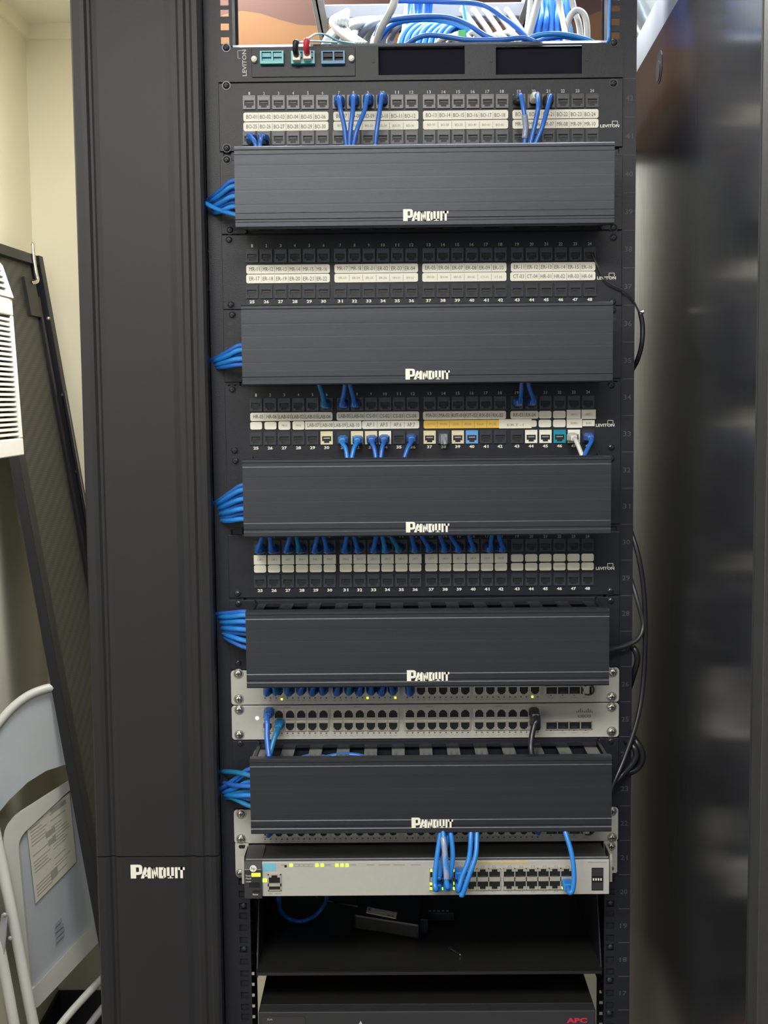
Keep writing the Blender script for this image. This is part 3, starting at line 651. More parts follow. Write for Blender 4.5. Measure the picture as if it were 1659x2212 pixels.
def led(px, py, wd, ht, m, yy=Y, nm='indicator_light'):
    p = at(px, py, yy); MB().cbox((p.x, yy-.0004, p.z), wd*k, .0010, ht*k).build(nm, M[m], hs_, bevel=.0002)
led(553, 1889.6, 20, 8, 'ledy', yc); led(572, 1901.7, 9, 8, 'led')
for px in (629, 684.7, 696, 727.8, 739, 749.8): led(px, 1869, 7, 7, 'led')
q = MB()
for px in (640.5, 651, 661.5, 671.5):
    p = PX(px, 1869)
    for dz in (-1, 1): q.box((p.x-.0025, Y-.0003, p.z+dz*.0014-.0003), (p.x+.0025, Y, p.z+dz*.0014+.0003)); q.box((p.x+dz*.0025-.0003, Y-.0003, p.z-.0014), (p.x+dz*.0025+.0003, Y, p.z+.0014))
for px, wd in ((612, 10), (708, 12), (762, 16), (800, 18), (830, 26), (862, 26), (898, 22), (596, 0), (585, 8), (600, 14)):
    if wd: p = PX(px, 1868 if px > 605 else 1930.5); q.box((p.x-wd*k/2, Y-.0003, p.z-.0006), (p.x+wd*k/2, Y, p.z+.0006))
for i in range(12):
    x = (942+25*i) if i < 6 else (1101+25*(i-6))
    for yy in (1872.5, 1924.5):
        p = PX(x, yy); q.box((p.x-.0022, Y-.0003, p.z-.0012), (p.x+.0022, Y, p.z+.0012)); q.box((p.x-.0014, Y-.0004, p.z-.0006), (p.x+.0014, Y, p.z+.0006), 1)
p = PX(1290, 1862.5); q.box((p.x-.011, Y-.0003, p.z-.0005), (p.x+.011, Y, p.z+.0005))
p = PX(614, 1869); q.cyl((PX(617, 1871).x, Y, PX(617, 1871).z), (PX(617, 1871).x, Y-.0005, PX(617, 1871).z), .0016, n=10, m=2)
q.build('face_print', [M['tinyink'], M['silver'], M['hole']], hs_)
a = PX(1032, 1861.5); b = PX(1142, 1864.5); q = MB()
for i in range(22): x = lerp(a.x, b.x, i/22); q.box((x, Y-.0003, b.z), (x+(b.x-a.x)/22*.8, Y, a.z))
q.build('amber_print', M['goldprint'], hs_)
a = PX(568, 1865); b = PX(595, 1881); MB().box((a.x, Y-.0004, b.z), (b.x, Y, a.z)).build('blue_label', M['lblabel'], hs_)
q = MB(); write(q, 'J9726A', 581, 1869, 20, 4, Y-.0004); write(q, '2920-24G', 580, 1875.5, 20, 4, Y-.0004); q.build('blue_label_print', M['dimprint'], hs_)
def frame(px0, py0, px1, py1, m, nm, rows=2, cols=6, mid=.0):
    a = PX(px0, py0); b = PX(px1, py1); q = MB(); y0 = Y-.0022
    q.box((a.x, Y-.0004, b.z), (b.x, Y, a.z), 1)
    tk = .0008
    q.box((a.x, y0, a.z-tk), (b.x, Y, a.z)); q.box((a.x, y0, b.z), (b.x, Y, b.z+tk)); zc = (a.z+b.z)/2
    q.box((a.x, y0, zc-.0026), (b.x, Y, zc+.0026))
    for i in range(cols+1): x = lerp(a.x, b.x, i/cols); q.box((x-tk*.7, y0, b.z), (x+tk*.7, Y, a.z))
    for i in range(cols):
        x0 = lerp(a.x, b.x, i/cols); wd = (b.x-a.x)/cols
        for s_, zz in ((1, a.z-tk), (-1, b.z+tk)):
            q.box((x0+tk*.7, y0+.0004, zz), (x0+wd*.26, Y, zz-s_*.0030)); q.box((x0+wd*.74, y0+.0004, zz), (x0+wd-tk*.7, Y, zz-s_*.0030))
            q.box((x0+wd*.25, Y-.0010, zc+s_*.0030), (x0+wd*.75, Y, zc+s_*.0042), 2)
    return q.build(nm, [m, M['hole'], M['cap']], hs_)
frame(928, 1876, 1081, 1921, M['zinc'], 'port_block'); frame(1087, 1875, 1235.5, 1920, M['zinc'], 'port_block')
q = MB(); a = PX(578.5, 1888); b = PX(608, 1923); y0 = Y-.002; q.box((a.x, Y-.0004, b.z), (b.x, Y, a.z), 1)
for (u0_, u1_, v0_, v1_) in ((0, .08, 0, 1), (.92, 1, 0, 1), (0, 1, 0, .05), (0, 1, .95, 1), (0, 1, .27, .45), (.08, .28, .82, .95), (.72, .92, .82, .95)):
    q.box((lerp(a.x, b.x, u0_), y0, lerp(b.z, a.z, v0_)), (lerp(a.x, b.x, u1_), Y, lerp(b.z, a.z, v1_)))
q.build('console_port', [M['zinc'], M['hole']], hs_)
q = MB(); a = PX(1278, 1874.5); b = PX(1303, 1923); q.box((a.x, Y-.0006, b.z), (b.x, Y, a.z)); q.box((a.x+.0006, Y-.0012, b.z+.001), (b.x-.0006, Y-.0006, b.z+.010), 1); q.box((a.x+.0006, Y-.0012, a.z-.010), (b.x-.0006, Y-.0006, a.z-.001), 1)
zc = (a.z+b.z)/2; [q.box((a.x+.0014+i*.003, Y-.0014, zc-.0014), (a.x+.003+i*.003, Y-.0006, zc+.0012), 2) for i in range(4)]
q.build('uplink_module', [M['hole'], M['cap'], M['print']], hs_)
for px, py, m in ((932, 1880, 'ledy'), (982, 1880, 'ledy'), (931, 1909, 'ledy'), (931, 1919, 'ledy'), (957, 1919, 'led'), (962, 1908, 'led'), (981, 1919, 'ledy'), (982, 1908, 'led'), (1216, 1917, 'ledy'), (1217, 1906, 'led')): led(px, py, 5, 6, m, Y-.0022, 'link_light')
p = at(550, 1913, yc); q = MB().cbox((p.x, yc-.0003, p.z+.001), .013, .0006, .006).cbox((p.x+.002, yc-.0005, p.z-.007), .009, .001, .0018); q.build('end_cap_button', M['hole'], hs_)

# ------------------------------------------------------------------ shelf, adapter, battery unit
SY = -.002
zs = at(920, 2097, SY).z; zs2 = at(920, 2106, SY).z; xa = at(555, 2097, SY).x; xb = at(1300, 2097, SY).x
sh = thing('rack_shelf', 'black flat steel shelf below the lowest switch', 'shelf', (0, 0, zs2))
q = MB().box((xa, SY, zs-.0015), (xb, .46, zs)); q.box((xa, SY, zs2), (xb, SY+.0015, zs)); q.build('deck', M['shelf'], sh, bevel=.0004)
for x, sx in ((xa, 1), (xb, -1)):
    q = MB().prism([(x, SY+.01, zs-.001), (x, .46, zs-.001), (x, .46, zs+.10), (x, .05, zs+.10)], (-sx*.0015, 0, 0)); q.box((x, SY+.01, zs-.0015), (x-sx*.002, .46, zs-.012)); q.build('side_flange', M['rack'], sh)
q = MB().box((-.2413, PY, zs2+.002), (xa, PY+.002, zs2+.08)).box((.2413, PY, zs2+.002), (xb, PY+.002, zs2+.08)); q = MB()
# black adapter with white label on the shelf
pA = at(770, 1990, .20)
def on_shelf(px, py, h=0.0):
    """point of the horizontal plane at height zs+h seen at a pixel"""
    d = fw + RT*((px-829.5)/F) - UP*((py-1106)/F); return CAM + d*((zs+h-CAM.z)/d.z)
ad = thing('power_adapter', 'black box with a tilted white sticker lying on the shelf', 'adapter', on_shelf(845, 1990))
P = [on_shelf(764, 1975, .022), on_shelf(905, 1997, .022), on_shelf(922, 1915, .022), on_shelf(774, 1905, .022)]
q = MB(); q.prism(P, (0, 0, -.0215)); q.build('body', M['blackc'], ad, bevel=.003)
P = [on_shelf(791, 1971, .0226), on_shelf(855, 1984, .0226), on_shelf(858, 1971, .0226), on_shelf(794, 1959, .0226)]
l_ = MB().prism(P, (0, 0, -.0006)).build('sticker', M['paper'], ad)
def quad(P, u, v): return P[0].lerp(P[1], u).lerp(P[3].lerp(P[2], u), v)
q = MB()
for (u0_, u1_, v0_, v1_) in ((.04, .14, .35, .85), (.2, .9, .75, .8), (.2, .8, .55, .6), (.7, .8, .1, .3), (.84, .92, .12, .34)):
    q.prism([quad(P, u0_, v0_), quad(P, u1_, v0_), quad(P, u1_, v1_), quad(P, u0_, v1_)], (0, 0, .0003))
q.build('sticker_print', M['tinyink'], l_)
t = thing('rack_device', 'low black box standing behind the adapter on the shelf', 'device', on_shelf(880, 1960))
q = MB(); A = on_shelf(905, 2003); q.box((A.x, A.y-.02, zs+.0005), (A.x+.012, A.y+.1, zs+.02)); q.build('body', M['rack'], t, bevel=.001)
q = MB(); a = on_shelf(912, 1986, .0205); q.box((A.x+.012, A.y+.02, zs+.0005), (A.x+.05, A.y+.1, zs+.012)); q.build('foot', M['rack'], t, bevel=.001)
q = MB(); B2 = on_shelf(928, 1988, .0125)
for i in range(5): q.box((A.x+.014+i*.006, A.y+.024, zs+.0121), (A.x+.018+i*.006, A.y+.028, zs+.0124))
q.build('print', M['dimprint'], t)
t = thing('blue_cable', 'blue cable looping down onto the shelf under the lowest switch', 'cable', on_shelf(650, 1985), None)
MB().tube([on_shelf(602, 1940, .06), on_shelf(604, 1962, .03), on_shelf(620, 1982, .008), on_shelf(650, 1990, .004), on_shelf(680, 1978, .006), on_shelf(700, 1955, .02), on_shelf(708, 1930, .05)], .0032).build('cable', M['blue'], t)
o = MB().tube([on_shelf(680, 1936, .04), on_shelf(712, 1946, .03), on_shelf(740, 1952, .03), on_shelf(775, 1958, .03)], .0026).build('black_cable', M['blackc']); tag(o, 'black cable running into the stickered box on the shelf', 'cable')
t = thing('loose_screw', 'small loose screw lying on the bare shelf', 'screw', on_shelf(980, 2056))
A, B = on_shelf(974, 2050, .003), on_shelf(994, 2062, .0015); MB().cyl(A, B, .0015, .0011, 8).build('shank', M['bscrew'], t)
MB().cyl(A, A-(B-A)*.12, .0034, n=12).build('head', M['bscrew'], t); MB().cyl(B, B+(B-A)*.08, .0013, .0003, n=8).build('bright_tip', M['screw'], t)
# battery unit
UY = -.004; zu = at(920, 2184.5, UY).z; xa = at(558, 2185, UY).x; xb = at(1287, 2185, UY).x
ups = thing('battery_backup_unit', 'black battery backup unit with red lettering below the shelf', 'battery unit', (0, 0, zu-.085))
MB().box((xa, UY+.02, zu-.085), (xb, .48, zu)).build('body', M['shelf'], ups, bevel=.0008)
MB().box((xa, UY, zu-.085), (xb, UY+.02, zu)).build('front_bezel', M['cap'], ups, bevel=.0012)
q = MB(); write(q, 'APC', 1246, 2204, 46, 12, UY, .04); q.build('logo_lettering', M['red'], ups)
q = MB(); a = at(566, 2196, UY); b = at(660, 2240, UY); q.slab(a.x, b.x, b.z, a.z, UY-.0015, UY, r=.003); dp = q.build('display_window', M['finger'], ups)
q = MB(); write(q, 'SUA', 583, 2202, 12, 4, UY-.0015); q.build('window_print', M['dimprint'], dp)
q = MB(); a = at(779, 2205, UY); q.prism([(a.x-.006, UY-.0006, a.z-.011), (a.x+.006, UY-.0006, a.z-.011), (a.x, UY-.0006, a.z)], (0, .0006, 0)); q.build('triangle_mark', M['dimprint'], ups)

# ------------------------------------------------------------------ cords in the panels
g1 = 'blue patch cords in the top patch panel'
nmA = 'the patch panel with BO labels'
cord('blue patch cord plugged into upper port 7 of '+nmA, (732, 213), [(736, 240, -.045), (744, 275, -.045), (749, 322, -.045)], group=g1)
cord('blue patch cord plugged into upper port 8 of '+nmA, (764, 211), [(762, 240, -.047), (757, 280, -.05), (755, 322, -.05)], group=g1)
cord('blue patch cord plugged into upper port 9 of '+nmA, (795, 210), [(787, 240, -.047), (771, 280, -.055), (762, 324, -.055)], group=g1)
cord('blue patch cord plugged into upper port 10 of '+nmA, (826, 208), [(820, 240, -.045), (814, 280, -.048), (810, 322, -.048)], group=g1)
cord('blue patch cord plugged into lower port 25 of '+nmA, (541, 295), [(551, 308, -.05), (556, 335, -.05)], group=g1)
cord('blue patch cord plugged into lower port 26 of '+nmA, (567, 295), [(562, 308, -.052), (560, 335, -.052)], group=g1)
c_ = cord('blue cord with clear sleeve in upper port 19 of '+nmA, (1121, 208), [(1131, 236, -.045), (1136, 275, -.045), (1132, 322, -.045)], group=g1, bootm='jack')
MB().tube([at(1133, 249, -.045), at(1136, 275, -.045), at(1133, 300, -.045)], .0036).build('clear_sleeve', M['clear'], c_)
cord('blue cord with grey-white boot in upper port 20 of '+nmA, (1158, 207), [(1163, 228, -.050), (1157, 262, -.05), (1143, 322, -.05)], group=g1, bootm='white')
cord('blue patch cord plugged into upper port 21 of '+nmA, (1187, 210), [(1181, 240, -.047), (1171, 275, -.052), (1152, 322, -.052)], group=g1, bootm='jack')
g3 = 'patch cords in the third patch panel'; nmC = 'the patch panel with yellow labels'
cord('teal blue patch cord plugged into upper port 6 of '+nmC, (702, 873), [(696, 850, -.045), (689, 830, -.05), (685, 810, -.05)], 'tealc', group=g3)
cord('blue patch cord plugged into upper port 7 of '+nmC, (740, 872), [(743, 850, -.045), (746, 825, -.05), (746, 805, -.05)], group=g3)
cord('blue patch cord plugged into upper port 8 of '+nmC, (766, 871), [(761, 850, -.045), (754, 825, -.05), (750, 805, -.05)], group=g3)
cord('blue patch cord plugged into upper port 19 of '+nmC, (1122, 868), [(1126, 845, -.045), (1128, 820, -.05), (1128, 800, -.05)], group=g3)
cord('blue patch cord plugged into upper port 20 of '+nmC, (1151, 867), [(1146, 845, -.045), (1140, 820, -.05), (1138, 800, -.05)], group=g3)
for pn, jx, jy, x2, x3, m in ((31, 740, 951, 747, 751, 'blue2'), (32, 772, 951, 764, 758, 'blue2'), (33, 803, 950, 809, 813, 'blue'), (34, 830, 949, 825, 822, 'blue'), (36, 889, 948, 880, 871, 'blue')):
    cord('blue patch cord plugged into lower port %d of %s' % (pn, nmC), (jx, jy), [(x2, 970, -.045), (x3, 1000, -.05), (x3, 1015, -.05)], m, group=g3)
cord('white patch cord plugged into lower port 47 of '+nmC, (1239, 945), [(1250, 965, -.045), (1260, 992, -.05), (1264, 1010, -.05)], 'whitec', group=g3)
cord('blue patch cord plugged into lower port 48 of '+nmC, (1275, 945), [(1270, 968, -.045), (1259, 992, -.052), (1254, 1010, -.052)], 'blue', group=g3)
c_ = thing('clear_plug', 'short clear plug in lower port 38 of '+nmC, 'plug', at(958, 945, -.01))
p = at(959, 947, -.01); MB().prism([(p.x-.006, -.004, p.z-.006), (p.x+.006, -.004, p.z-.006), (p.x+.004, -.018, p.z-.007), (p.x-.004, -.018, p.z-.007)], (0, 0, .012)).build('plug_body', M['clear'], c_, bevel=.0006)
MB().tube([(p.x, -.012, p.z), (p.x, -.026, p.z-.002), (p.x+.001, -.03, p.z-.007)], .0022, sub=4).build('wire_end', M['greyc'], c_)
g4 = 'patch cords in the fourth patch panel'
pl = [559.6, 588, 620.5, 647.6, 680.8, 707, 745, 773, 807.6, 832, 861, 895.6, 927, 960, 990, 1021.5, 1058, 1084.5]
tp = [567, 581, 627, 638, 686, 697, 749.5, 763, 813, 825, 841.5, 888, 909, 950, 971, 1013, 1063, 1078]
for i, (a, b) in enumerate(zip(pl, tp)):
    mm = ['blue', 'blue', 'blue', 'tealc', 'blue', 'blue', 'blue', 'blue', 'blue', 'blue2', 'tealc', 'blue', 'blue', 'blue', 'blue', 'blue', 'blue', 'blue'][i]
    cord('%s patch cord above the label %s on the lowest patch panel' % ('teal blue' if mm == 'tealc' else 'blue', dl[i]), (a, 1188-i*.22), [((a*.45+b*.55), 1168, -.046), (b, 1152, -.055), (b+random.uniform(-4, 4), 1130, -.058)], mm, group=g4)
g5 = 'patch cords in the first silver switch'
sp = [(577, 1), (597, 0), (624, 2), (649.5, 2), (675, 2), (697.7, 2), (728, 2), (753.5, 2), (776, 2), (801.7, 2), (824, 2), (848.5, 2), (885.5, 2)]
nm_ = ['first', 'second', 'third', 'fourth', 'fifth', 'sixth', 'seventh', 'eighth', 'ninth', 'tenth', 'eleventh', 'twelfth', 'thirteenth']
for i, (x, _) in enumerate(sp):
    cord('blue patch cord in the lower ports of the topmost switch, %s from the left' % nm_[i], (x, 1494-(i % 2)*2), [(x+random.uniform(-6, 8), 1476, -.048), (x+random.uniform(-12, 16), 1455, -.056), (x+random.uniform(-12, 20), 1435, -.06)], 'tealc' if i in (1, 7) else 'blue', group=g5)
g6 = 'patch cords in the second silver switch'
cord('blue patch cord in the first upper port of the second switch', (579, 1543), [(577, 1565, -.042), (577, 1595, -.05), (581, 1632, -.06), (583, 1660, -.065)], 'blue', r=.0034, group=g6)
cord('teal blue patch cord in the second lower port of the second switch', (602, 1568), [(596, 1585, -.044), (588, 1610, -.052), (582, 1634, -.058), (580, 1660, -.06)], 'tealc', r=.0034, group=g6)
c_ = cord('black network cord hanging from the right end of the second switch ports', (1156, 1543), [(1154, 1568, -.042), (1148, 1595, -.048), (1147, 1620, -.055), (1152, 1650, -.06)], 'blackc', r=.0036, group=g6)
p = at(1156, 1550, -.02); MB().cbox((p.x, -.020, p.z-.003), .0115, .024, .022).build('plug_hood', M['blackc'], c_, bevel=.003)
cord('dark blue plug and cord at the first port of the third switch', (582, 1796), [(580, 1770, -.05), (578, 1750, -.055)], 'blue', group='cords in the third silver switch')
cord('dark blue plug and cord at the right end ports of the third switch', (1161, 1791), [(1158, 1770, -.05), (1156, 1745, -.055)], 'blue', group='cords in the third silver switch')
# cords hanging in front of the lowest switch
g7 = 'blue cords hanging over the lowest switch'
def hang(label, pts, jk, m='blue2', sleeve=None):
    t = thing('patch_cable', label, 'cable', at(*pts[-1]), g7)
    J = at(jk[0], jk[1], Y-.010)
    P = [at(*p) for p in pts]+[Vector((J.x, Y-.020, J.z))]
    MB().tube(P, .0030).build('cable', M[m], t)
    MB().cbox((J.x, Y-.011, J.z), .0112, .018, .0095).build('plug_boot', M[m], t, bevel=.0015)
    if sleeve: MB().tube([at(*p) for p in sleeve], .0036).build('clear_sleeve', M['clear'], t)
hang('blue cord at far left of the cords hanging over the lowest switch', [(956, 1770, -.080), (950, 1810, -.088), (943, 1860, -.096), (939, 1905, -.102), (942, 1921, -.104)], (944, 1912))
hang('blue cord with clear sleeve among the left cords over the lowest switch', [(955, 1770, -.078), (958, 1810, -.092), (963, 1860, -.104), (965, 1905, -.110), (968, 1918, -.108)], (967, 1911), 'blue2', [(957, 1808, -.092), (960, 1832, -.098), (963, 1870, -.105), (965, 1900, -.110)])
hang('blue cord curving right then left down to the fourth-column ports', [(969, 1770, -.078), (975, 1810, -.088), (978, 1850, -.094), (973, 1890, -.098), (969, 1897, -.097)], (967, 1886))
hang('blue cord behind the sleeved cord reaching the second-column ports', [(962, 1770, -.074), (966, 1810, -.080), (955, 1860, -.084), (950, 1893, -.088), (948, 1896, -.09)], (944, 1886))
hang('left one of the paired blue cords bending down at mid switch', [(1016, 1770, -.078), (1017, 1810, -.090), (1013, 1855, -.098), (998, 1895, -.104), (990, 1923, -.106)], (992, 1911))
hang('right one of the paired blue cords bending down at mid switch', [(1030, 1770, -.078), (1030, 1810, -.090), (1027, 1850, -.100), (1012, 1895, -.108), (1000, 1929, -.108), (996, 1931, -.106)], (992, 1886))
hang('single blue cord hanging at the right end of the lowest switch', [(1212, 1770, -.078), (1222, 1800, -.088), (1235, 1845, -.098), (1240, 1890, -.104), (1237, 1922, -.106), (1230, 1928, -.104)], (1225, 1911))

# ------------------------------------------------------------------ cords leaving the covers to the left
def bundle(lst, lab, grp):
    for i, (m, pts) in enumerate(lst):
        t = thing('patch_cable', lab, 'cable', at(*pts[0]), grp); MB().tube([at(*p) for p in pts], .0031).build('cable', M[m], t)
def fan(rows, x1, x0, y1, jit=2.5, ms=('blue', 'blue2')):
    out = []
    for j, (yr, yl, D0) in enumerate(rows):
        m = ms[j % len(ms)]
        out.append((m, [(x1+40, yr+6, -.055), (x1, yr, D0), (lerp(x1, x0, .45), lerp(yr, yl, .45)+random.uniform(-jit, jit), D0+.02), (x0+4, yl, .004+.004*j), (x0-14, yl+random.uniform(2, 8), .012+.004*j)]))
    return out
bundle(fan([(390, 432, -.05), (402, 440, -.055), (414, 447, -.045), (424, 452, -.06), (436, 456, -.05), (446, 462, -.055)], 505, 447, 0), 'blue cord in the bundle left of the uppermost cover', 'blue cords left of the first cover')
o = thing('patch_cable', 'pale blue cord crossing below the bundle left of the uppermost cover', 'cable', at(470, 452, -.03)); MB().tube([at(425, 428, .0), at(440, 437, -.012), at(470, 452, -.03), at(505, 463, -.06), at(530, 466, -.07)], .0028).build('cable', M['blue2'], o)
bundle(fan([(746, 778, -.05), (756, 783, -.06), (765, 788, -.05), (775, 792, -.06), (787, 795, -.055)], 520, 455, 0), 'blue cord in the bundle left of the second cover', 'blue cords left of the second cover')
bundle(fan([(1048, 1086, -.05), (1058, 1092, -.06), (1068, 1098, -.05), (1078, 1103, -.06), (1089, 1109, -.05), (1099, 1114, -.06), (1109, 1119, -.05), (1121, 1125, -.055)], 526, 462, 0), 'blue cord in the bundle left of the middle cover', 'blue cords left of the middle cover')
bundle(fan([(1322, 1327, -.05), (1329, 1334, -.06), (1335, 1340, -.05), (1343, 1346, -.06), (1351, 1352, -.05), (1360, 1357, -.06), (1369, 1362, -.05), (1384, 1365, -.055), (1398, 1369, -.05)], 530, 466, 0, 1.2), 'blue cord in the bundle left of the fourth cover', 'blue cords left of the fourth cover')
bundle(fan([(1662, 1705, -.05), (1675, 1668, -.06), (1688, 1715, -.05), (1698, 1690, -.06), (1708, 1722, -.05), (1718, 1718, -.06), (1726, 1726, -.05), (1741, 1716, -.055), (1668, 1722, -.045)], 540, 472, 0, 4, ('blue', 'tealc', 'blue2')), 'blue cord in the crossing bundle left of the lowest cover', 'blue cords left of the lowest cover')
for i, (x0, y0_, x1, y1_) in enumerate([(700, 1632, 790, 1626), (640, 1636, 712, 1629)]):
    t = thing('patch_cable', ['blue cord seen between the comb fingers above the lowest cover, right one', 'blue cord seen between the comb fingers above the lowest cover, left one'][i], 'cable', at(x0, y0_, -.04), None)
    MB().tube([at(x0-30, y0_+25, -.045), at(x0, y0_+6, -.045), at((x0+x1)/2, y1_+4, -.045), at(x1, y1_+10, -.045), at(x1+30, y1_+28, -.045)], .003).build('cable', M['blue'], t)

# ------------------------------------------------------------------ vertical cable manager on the left
vm = thing('vertical_cable_manager', 'tall black vertical cable duct with hinged cover left of the rack', 'cable duct', (-.34, 0, 0))
V0 = -.024
zj = at(340, 1850, V0).z
def xat(px, py): return at(px, py, V0).x
prof = [(-.411, .012), (-.411, .002), (-.409, 0), (-.400, 0), (-.395, .0008), (-.392, .0030), (-.389, .0030), (-.386, .0006), (-.380, 0), (-.300, -.0006), (-.293, .0006), (-.287, .0006), (-.284, -.0014), (-.278, -.0014), (-.275, .0002), (-.271, .0002), (-.268, -.0014), (-.262, -.0010), (-.2585, .001), (-.2575, .004), (-.2575, .012)]
def extr(za, zb_):
    q = MB(); n = len(prof); R = [(x, V0+d) for x, d in prof]+[(x*1.0, V0+.014) for x, d in reversed(prof)]
    m2 = len(R); V = [(x, y, z) for z in (za, zb_) for x, y in R]
    Fc = [(i, (i+1) % m2, (i+1) % m2+m2, i+m2) for i in range(m2)]+[(k_*m2+i, k_*m2+i+1, k_*m2+m2-2-i, k_*m2+m2-1-i) for k_ in (0, 1) for i in range(n-1)]
    q.add(V, Fc); return q
cu = extr(zj+.0006, 2.30).build('upper_cover', M['vcover'], vm); cl = extr(.05, zj-.0006).build('lower_cover', M['vcover'], vm)
q = MB(); block_logo(q, 283, 404, 1866, 1897, V0-.0002); q.build('logo_lettering', M['print'], cl)
q = MB().box((-.409, .14, 0), (-.262, .142, 2.3)).box((-.409, -.008, 0), (-.407, .14, 2.3)).box((-.409, .0, 0), (-.262, .14, .004)); q.build('trough', M['rack'], vm)
q = MB()
for i in range(50): z = .06+i*.0445; q.box((-.2645, -.006, z-.004), (-.2605, .10, z+.004))
for i in range(50): z = .06+i*.0445; q.prism([(-.2645, -.009, z-.004), (-.2605, -.009, z-.004), (-.2605, -.009, z+.012), (-.2645, -.009, z+.012)], (0, .004, 0))
q.build('side_fingers', M['finger'], vm)
p = at(442, 268, .0); 

# ------------------------------------------------------------------ overhead ladder and cables behind the rack top
LZ = at(700, 25, .28).z
lx0 = at(690, 25, .28).x; lx1 = at(1137, 25, .28).x
ldr = thing('cable_ladder', 'grey steel cable ladder running from the rack top to the wall', 'cable ladder', (0, .3, LZ))
for x, s_ in ((lx0, -1), (lx1, 1)):
    q = MB().box((x-.0045, -.02, LZ-.019), (x+.0045, WY-.02, LZ+.019)); q.box((x, -.02, LZ-.019), (x-s_*.012, WY-.02, LZ-.0165)); q.build('side_rail', M['grey'], ldr, bevel=.001)
for yy in (.05, .28, .51): MB().box((lx0+.004, yy-.013, LZ-.014), (lx1-.004, yy+.013, LZ+.006)).build('rung', M['grey'], ldr, bevel=.002)
gt = 'cables above the top panel'
def oc(label, m, pts, r=.0032, g_=gt):
    t = thing('network_cable', label, 'cable', at(*pts[0]), g_); MB().tube([at(*p) for p in pts], r).build('cable', M[m], t)
oc('long blue cable arching high above the top panel from left to right', 'blue', [(800, -25, .10), (860, 0, .10), (960, 4, .08), (1040, 10, .08), (1090, 40, .07), (1125, 68, .06), (1150, 92, .05), (1170, 110, .05)])
oc('blue cable arching in the middle then dipping right behind the top panel', 'blue', [(812, 78, .10), (822, 55, .09), (850, 42, .08), (910, 36, .07), (970, 38, .07), (1015, 55, .06), (1050, 78, .05), (1090, 92, .05), (1120, 104, .05)], .0036)
oc('lower pale blue cable following the middle arch', 'blue2', [(818, 86, .12), (840, 60, .11), (870, 46, .10), (930, 42, .10), (985, 52, .10), (1030, 78, .10), (1060, 100, .1)], .0036)
oc('blue cable lying low along the panel edge left of centre', 'blue', [(870, 104, .05), (895, 85, .045), (925, 76, .04), (970, 80, .04), (1010, 86, .035), (1080, 86, .03), (1130, 82, .03), (1160, 92, .03)])
oc('blue cable lying low along the panel edge right of centre', 'blue2', [(1120, 98, .04), (1150, 80, .035), (1190, 73, .03), (1230, 76, .03), (1262, 84, .03), (1284, 92, .03)])
oc('second blue cable low at the right end of the top opening', 'blue', [(1150, 95, .06), (1180, 84, .06), (1220, 79, .06), (1260, 88, .06), (1300, 100, .06)])
oc('bright blue cable dropping straight down through the ladder', 'blue2', [(996, -20, .16), (1001, 10, .15), (1006, 45, .14), (1012, 80, .13), (1014, 110, .12)], .0036)
oc('white cable sloping down from the left end of the ladder opening', 'whitec', [(857, -15, .06), (848, 15, .06), (835, 40, .07), (823, 62, .08), (816, 82, .09), (812, 100, .1)], .0048)
oc('white cable hanging left of the right hand cable loop', 'whitec', [(1206, -20, .10), (1210, 15, .10), (1217, 50, .09), (1223, 80, .08), (1228, 110, .08)], .0038)
oc('white cable forming an upright loop at the right of the opening', 'whitec', [(1222, 105, .09), (1225, 60, .09), (1232, 35, .09), (1246, 22, .09), (1262, 32, .09), (1268, 60, .09), (1268, 105, .09)], .0040)
oc('white cable falling inside the upright loop', 'whitec', [(1232, -20, .12), (1240, 20, .12), (1250, 50, .12), (1254, 80, .12), (1256, 110, .12)], .0040)
oc('white cable slanting up to the right beside the ladder rail', 'whitec', [(1135, 110, .11), (1142, 75, .11), (1152, 40, .11), (1160, 10, .11), (1168, -20, .11)], .0045)
oc('second white cable slanting up beside the ladder rail', 'whitec', [(1130, 105, .13), (1138, 65, .13), (1143, 30, .13), (1148, -20, .13)], .0035)
for i in range(9):
    x = 712+i*17; oc('thick grey cable in the arched bundle left of centre', 'greyc' if i % 3 == 1 else 'whitec', [(x-14+i, 112, .20+.02*(i % 3)), (x-4, 82, .2+.02*(i % 3)), (x+18, 60-i, .21+.02*(i % 2)), (x+52, 47-i, .22+.02*(i % 2)), (x+95, 42-i*.5, .24)], .0052, 'arched grey and white cables')
for i in range(5):
    x = 722+i*6; oc('white cable curling behind the ladder rail', 'whitec', [(x+45, 96, .12), (x+18, 78, .13), (x, 60, .14+.01*i), (x-6+2*i, 45, .15), (x+4, 35-3*i, .17)], .0036, 'white cables curling at the ladder')
for i in range(8):
    x = 880+i*13; oc('bright blue cable curving up behind the panel', 'blue2', [(x-20, 112, .14), (x-12, 80, .15), (x+4, 58+2*(i % 3), .16), (x+22, 50+3*(i % 2), .17), (x+34, 62, .18), (x+38, 84, .19), (x+38, 112, .2)], .0038, 'bright blue cables behind the panel')
for i in range(6):
    x = 868+i*11; oc('bright blue cable rising through the ladder', 'blue2' if i % 2 else 'blue', [(x, 110, .17+.01*i), (x+4, 70, .18+.01*i), (x+9-4*(i % 2), 30, .2+.01*i), (x+10, -20, .22)], .0034, 'bright blue cables rising through the ladder')
for i in range(5):
    x = 1028+i*24; oc('pale grey cable sloping down inside the ladder', 'greyc', [(x-30, 20, .24), (x-14, 42, .22), (x+4, 68, .2), (x+20, 100, .18)], .0040, 'pale cables inside the ladder')
for i in range(7):
    x = 1156+i*12; oc('blue cable hanging in the shade right of the ladder', 'blue', [(x, -20, .34+.02*(i % 3)), (x+3-i, 30, .34), (x-8+2*i, 70, .34), (x-12+3*i, 112, .34)], .0042, 'blue cables hanging right of the ladder')
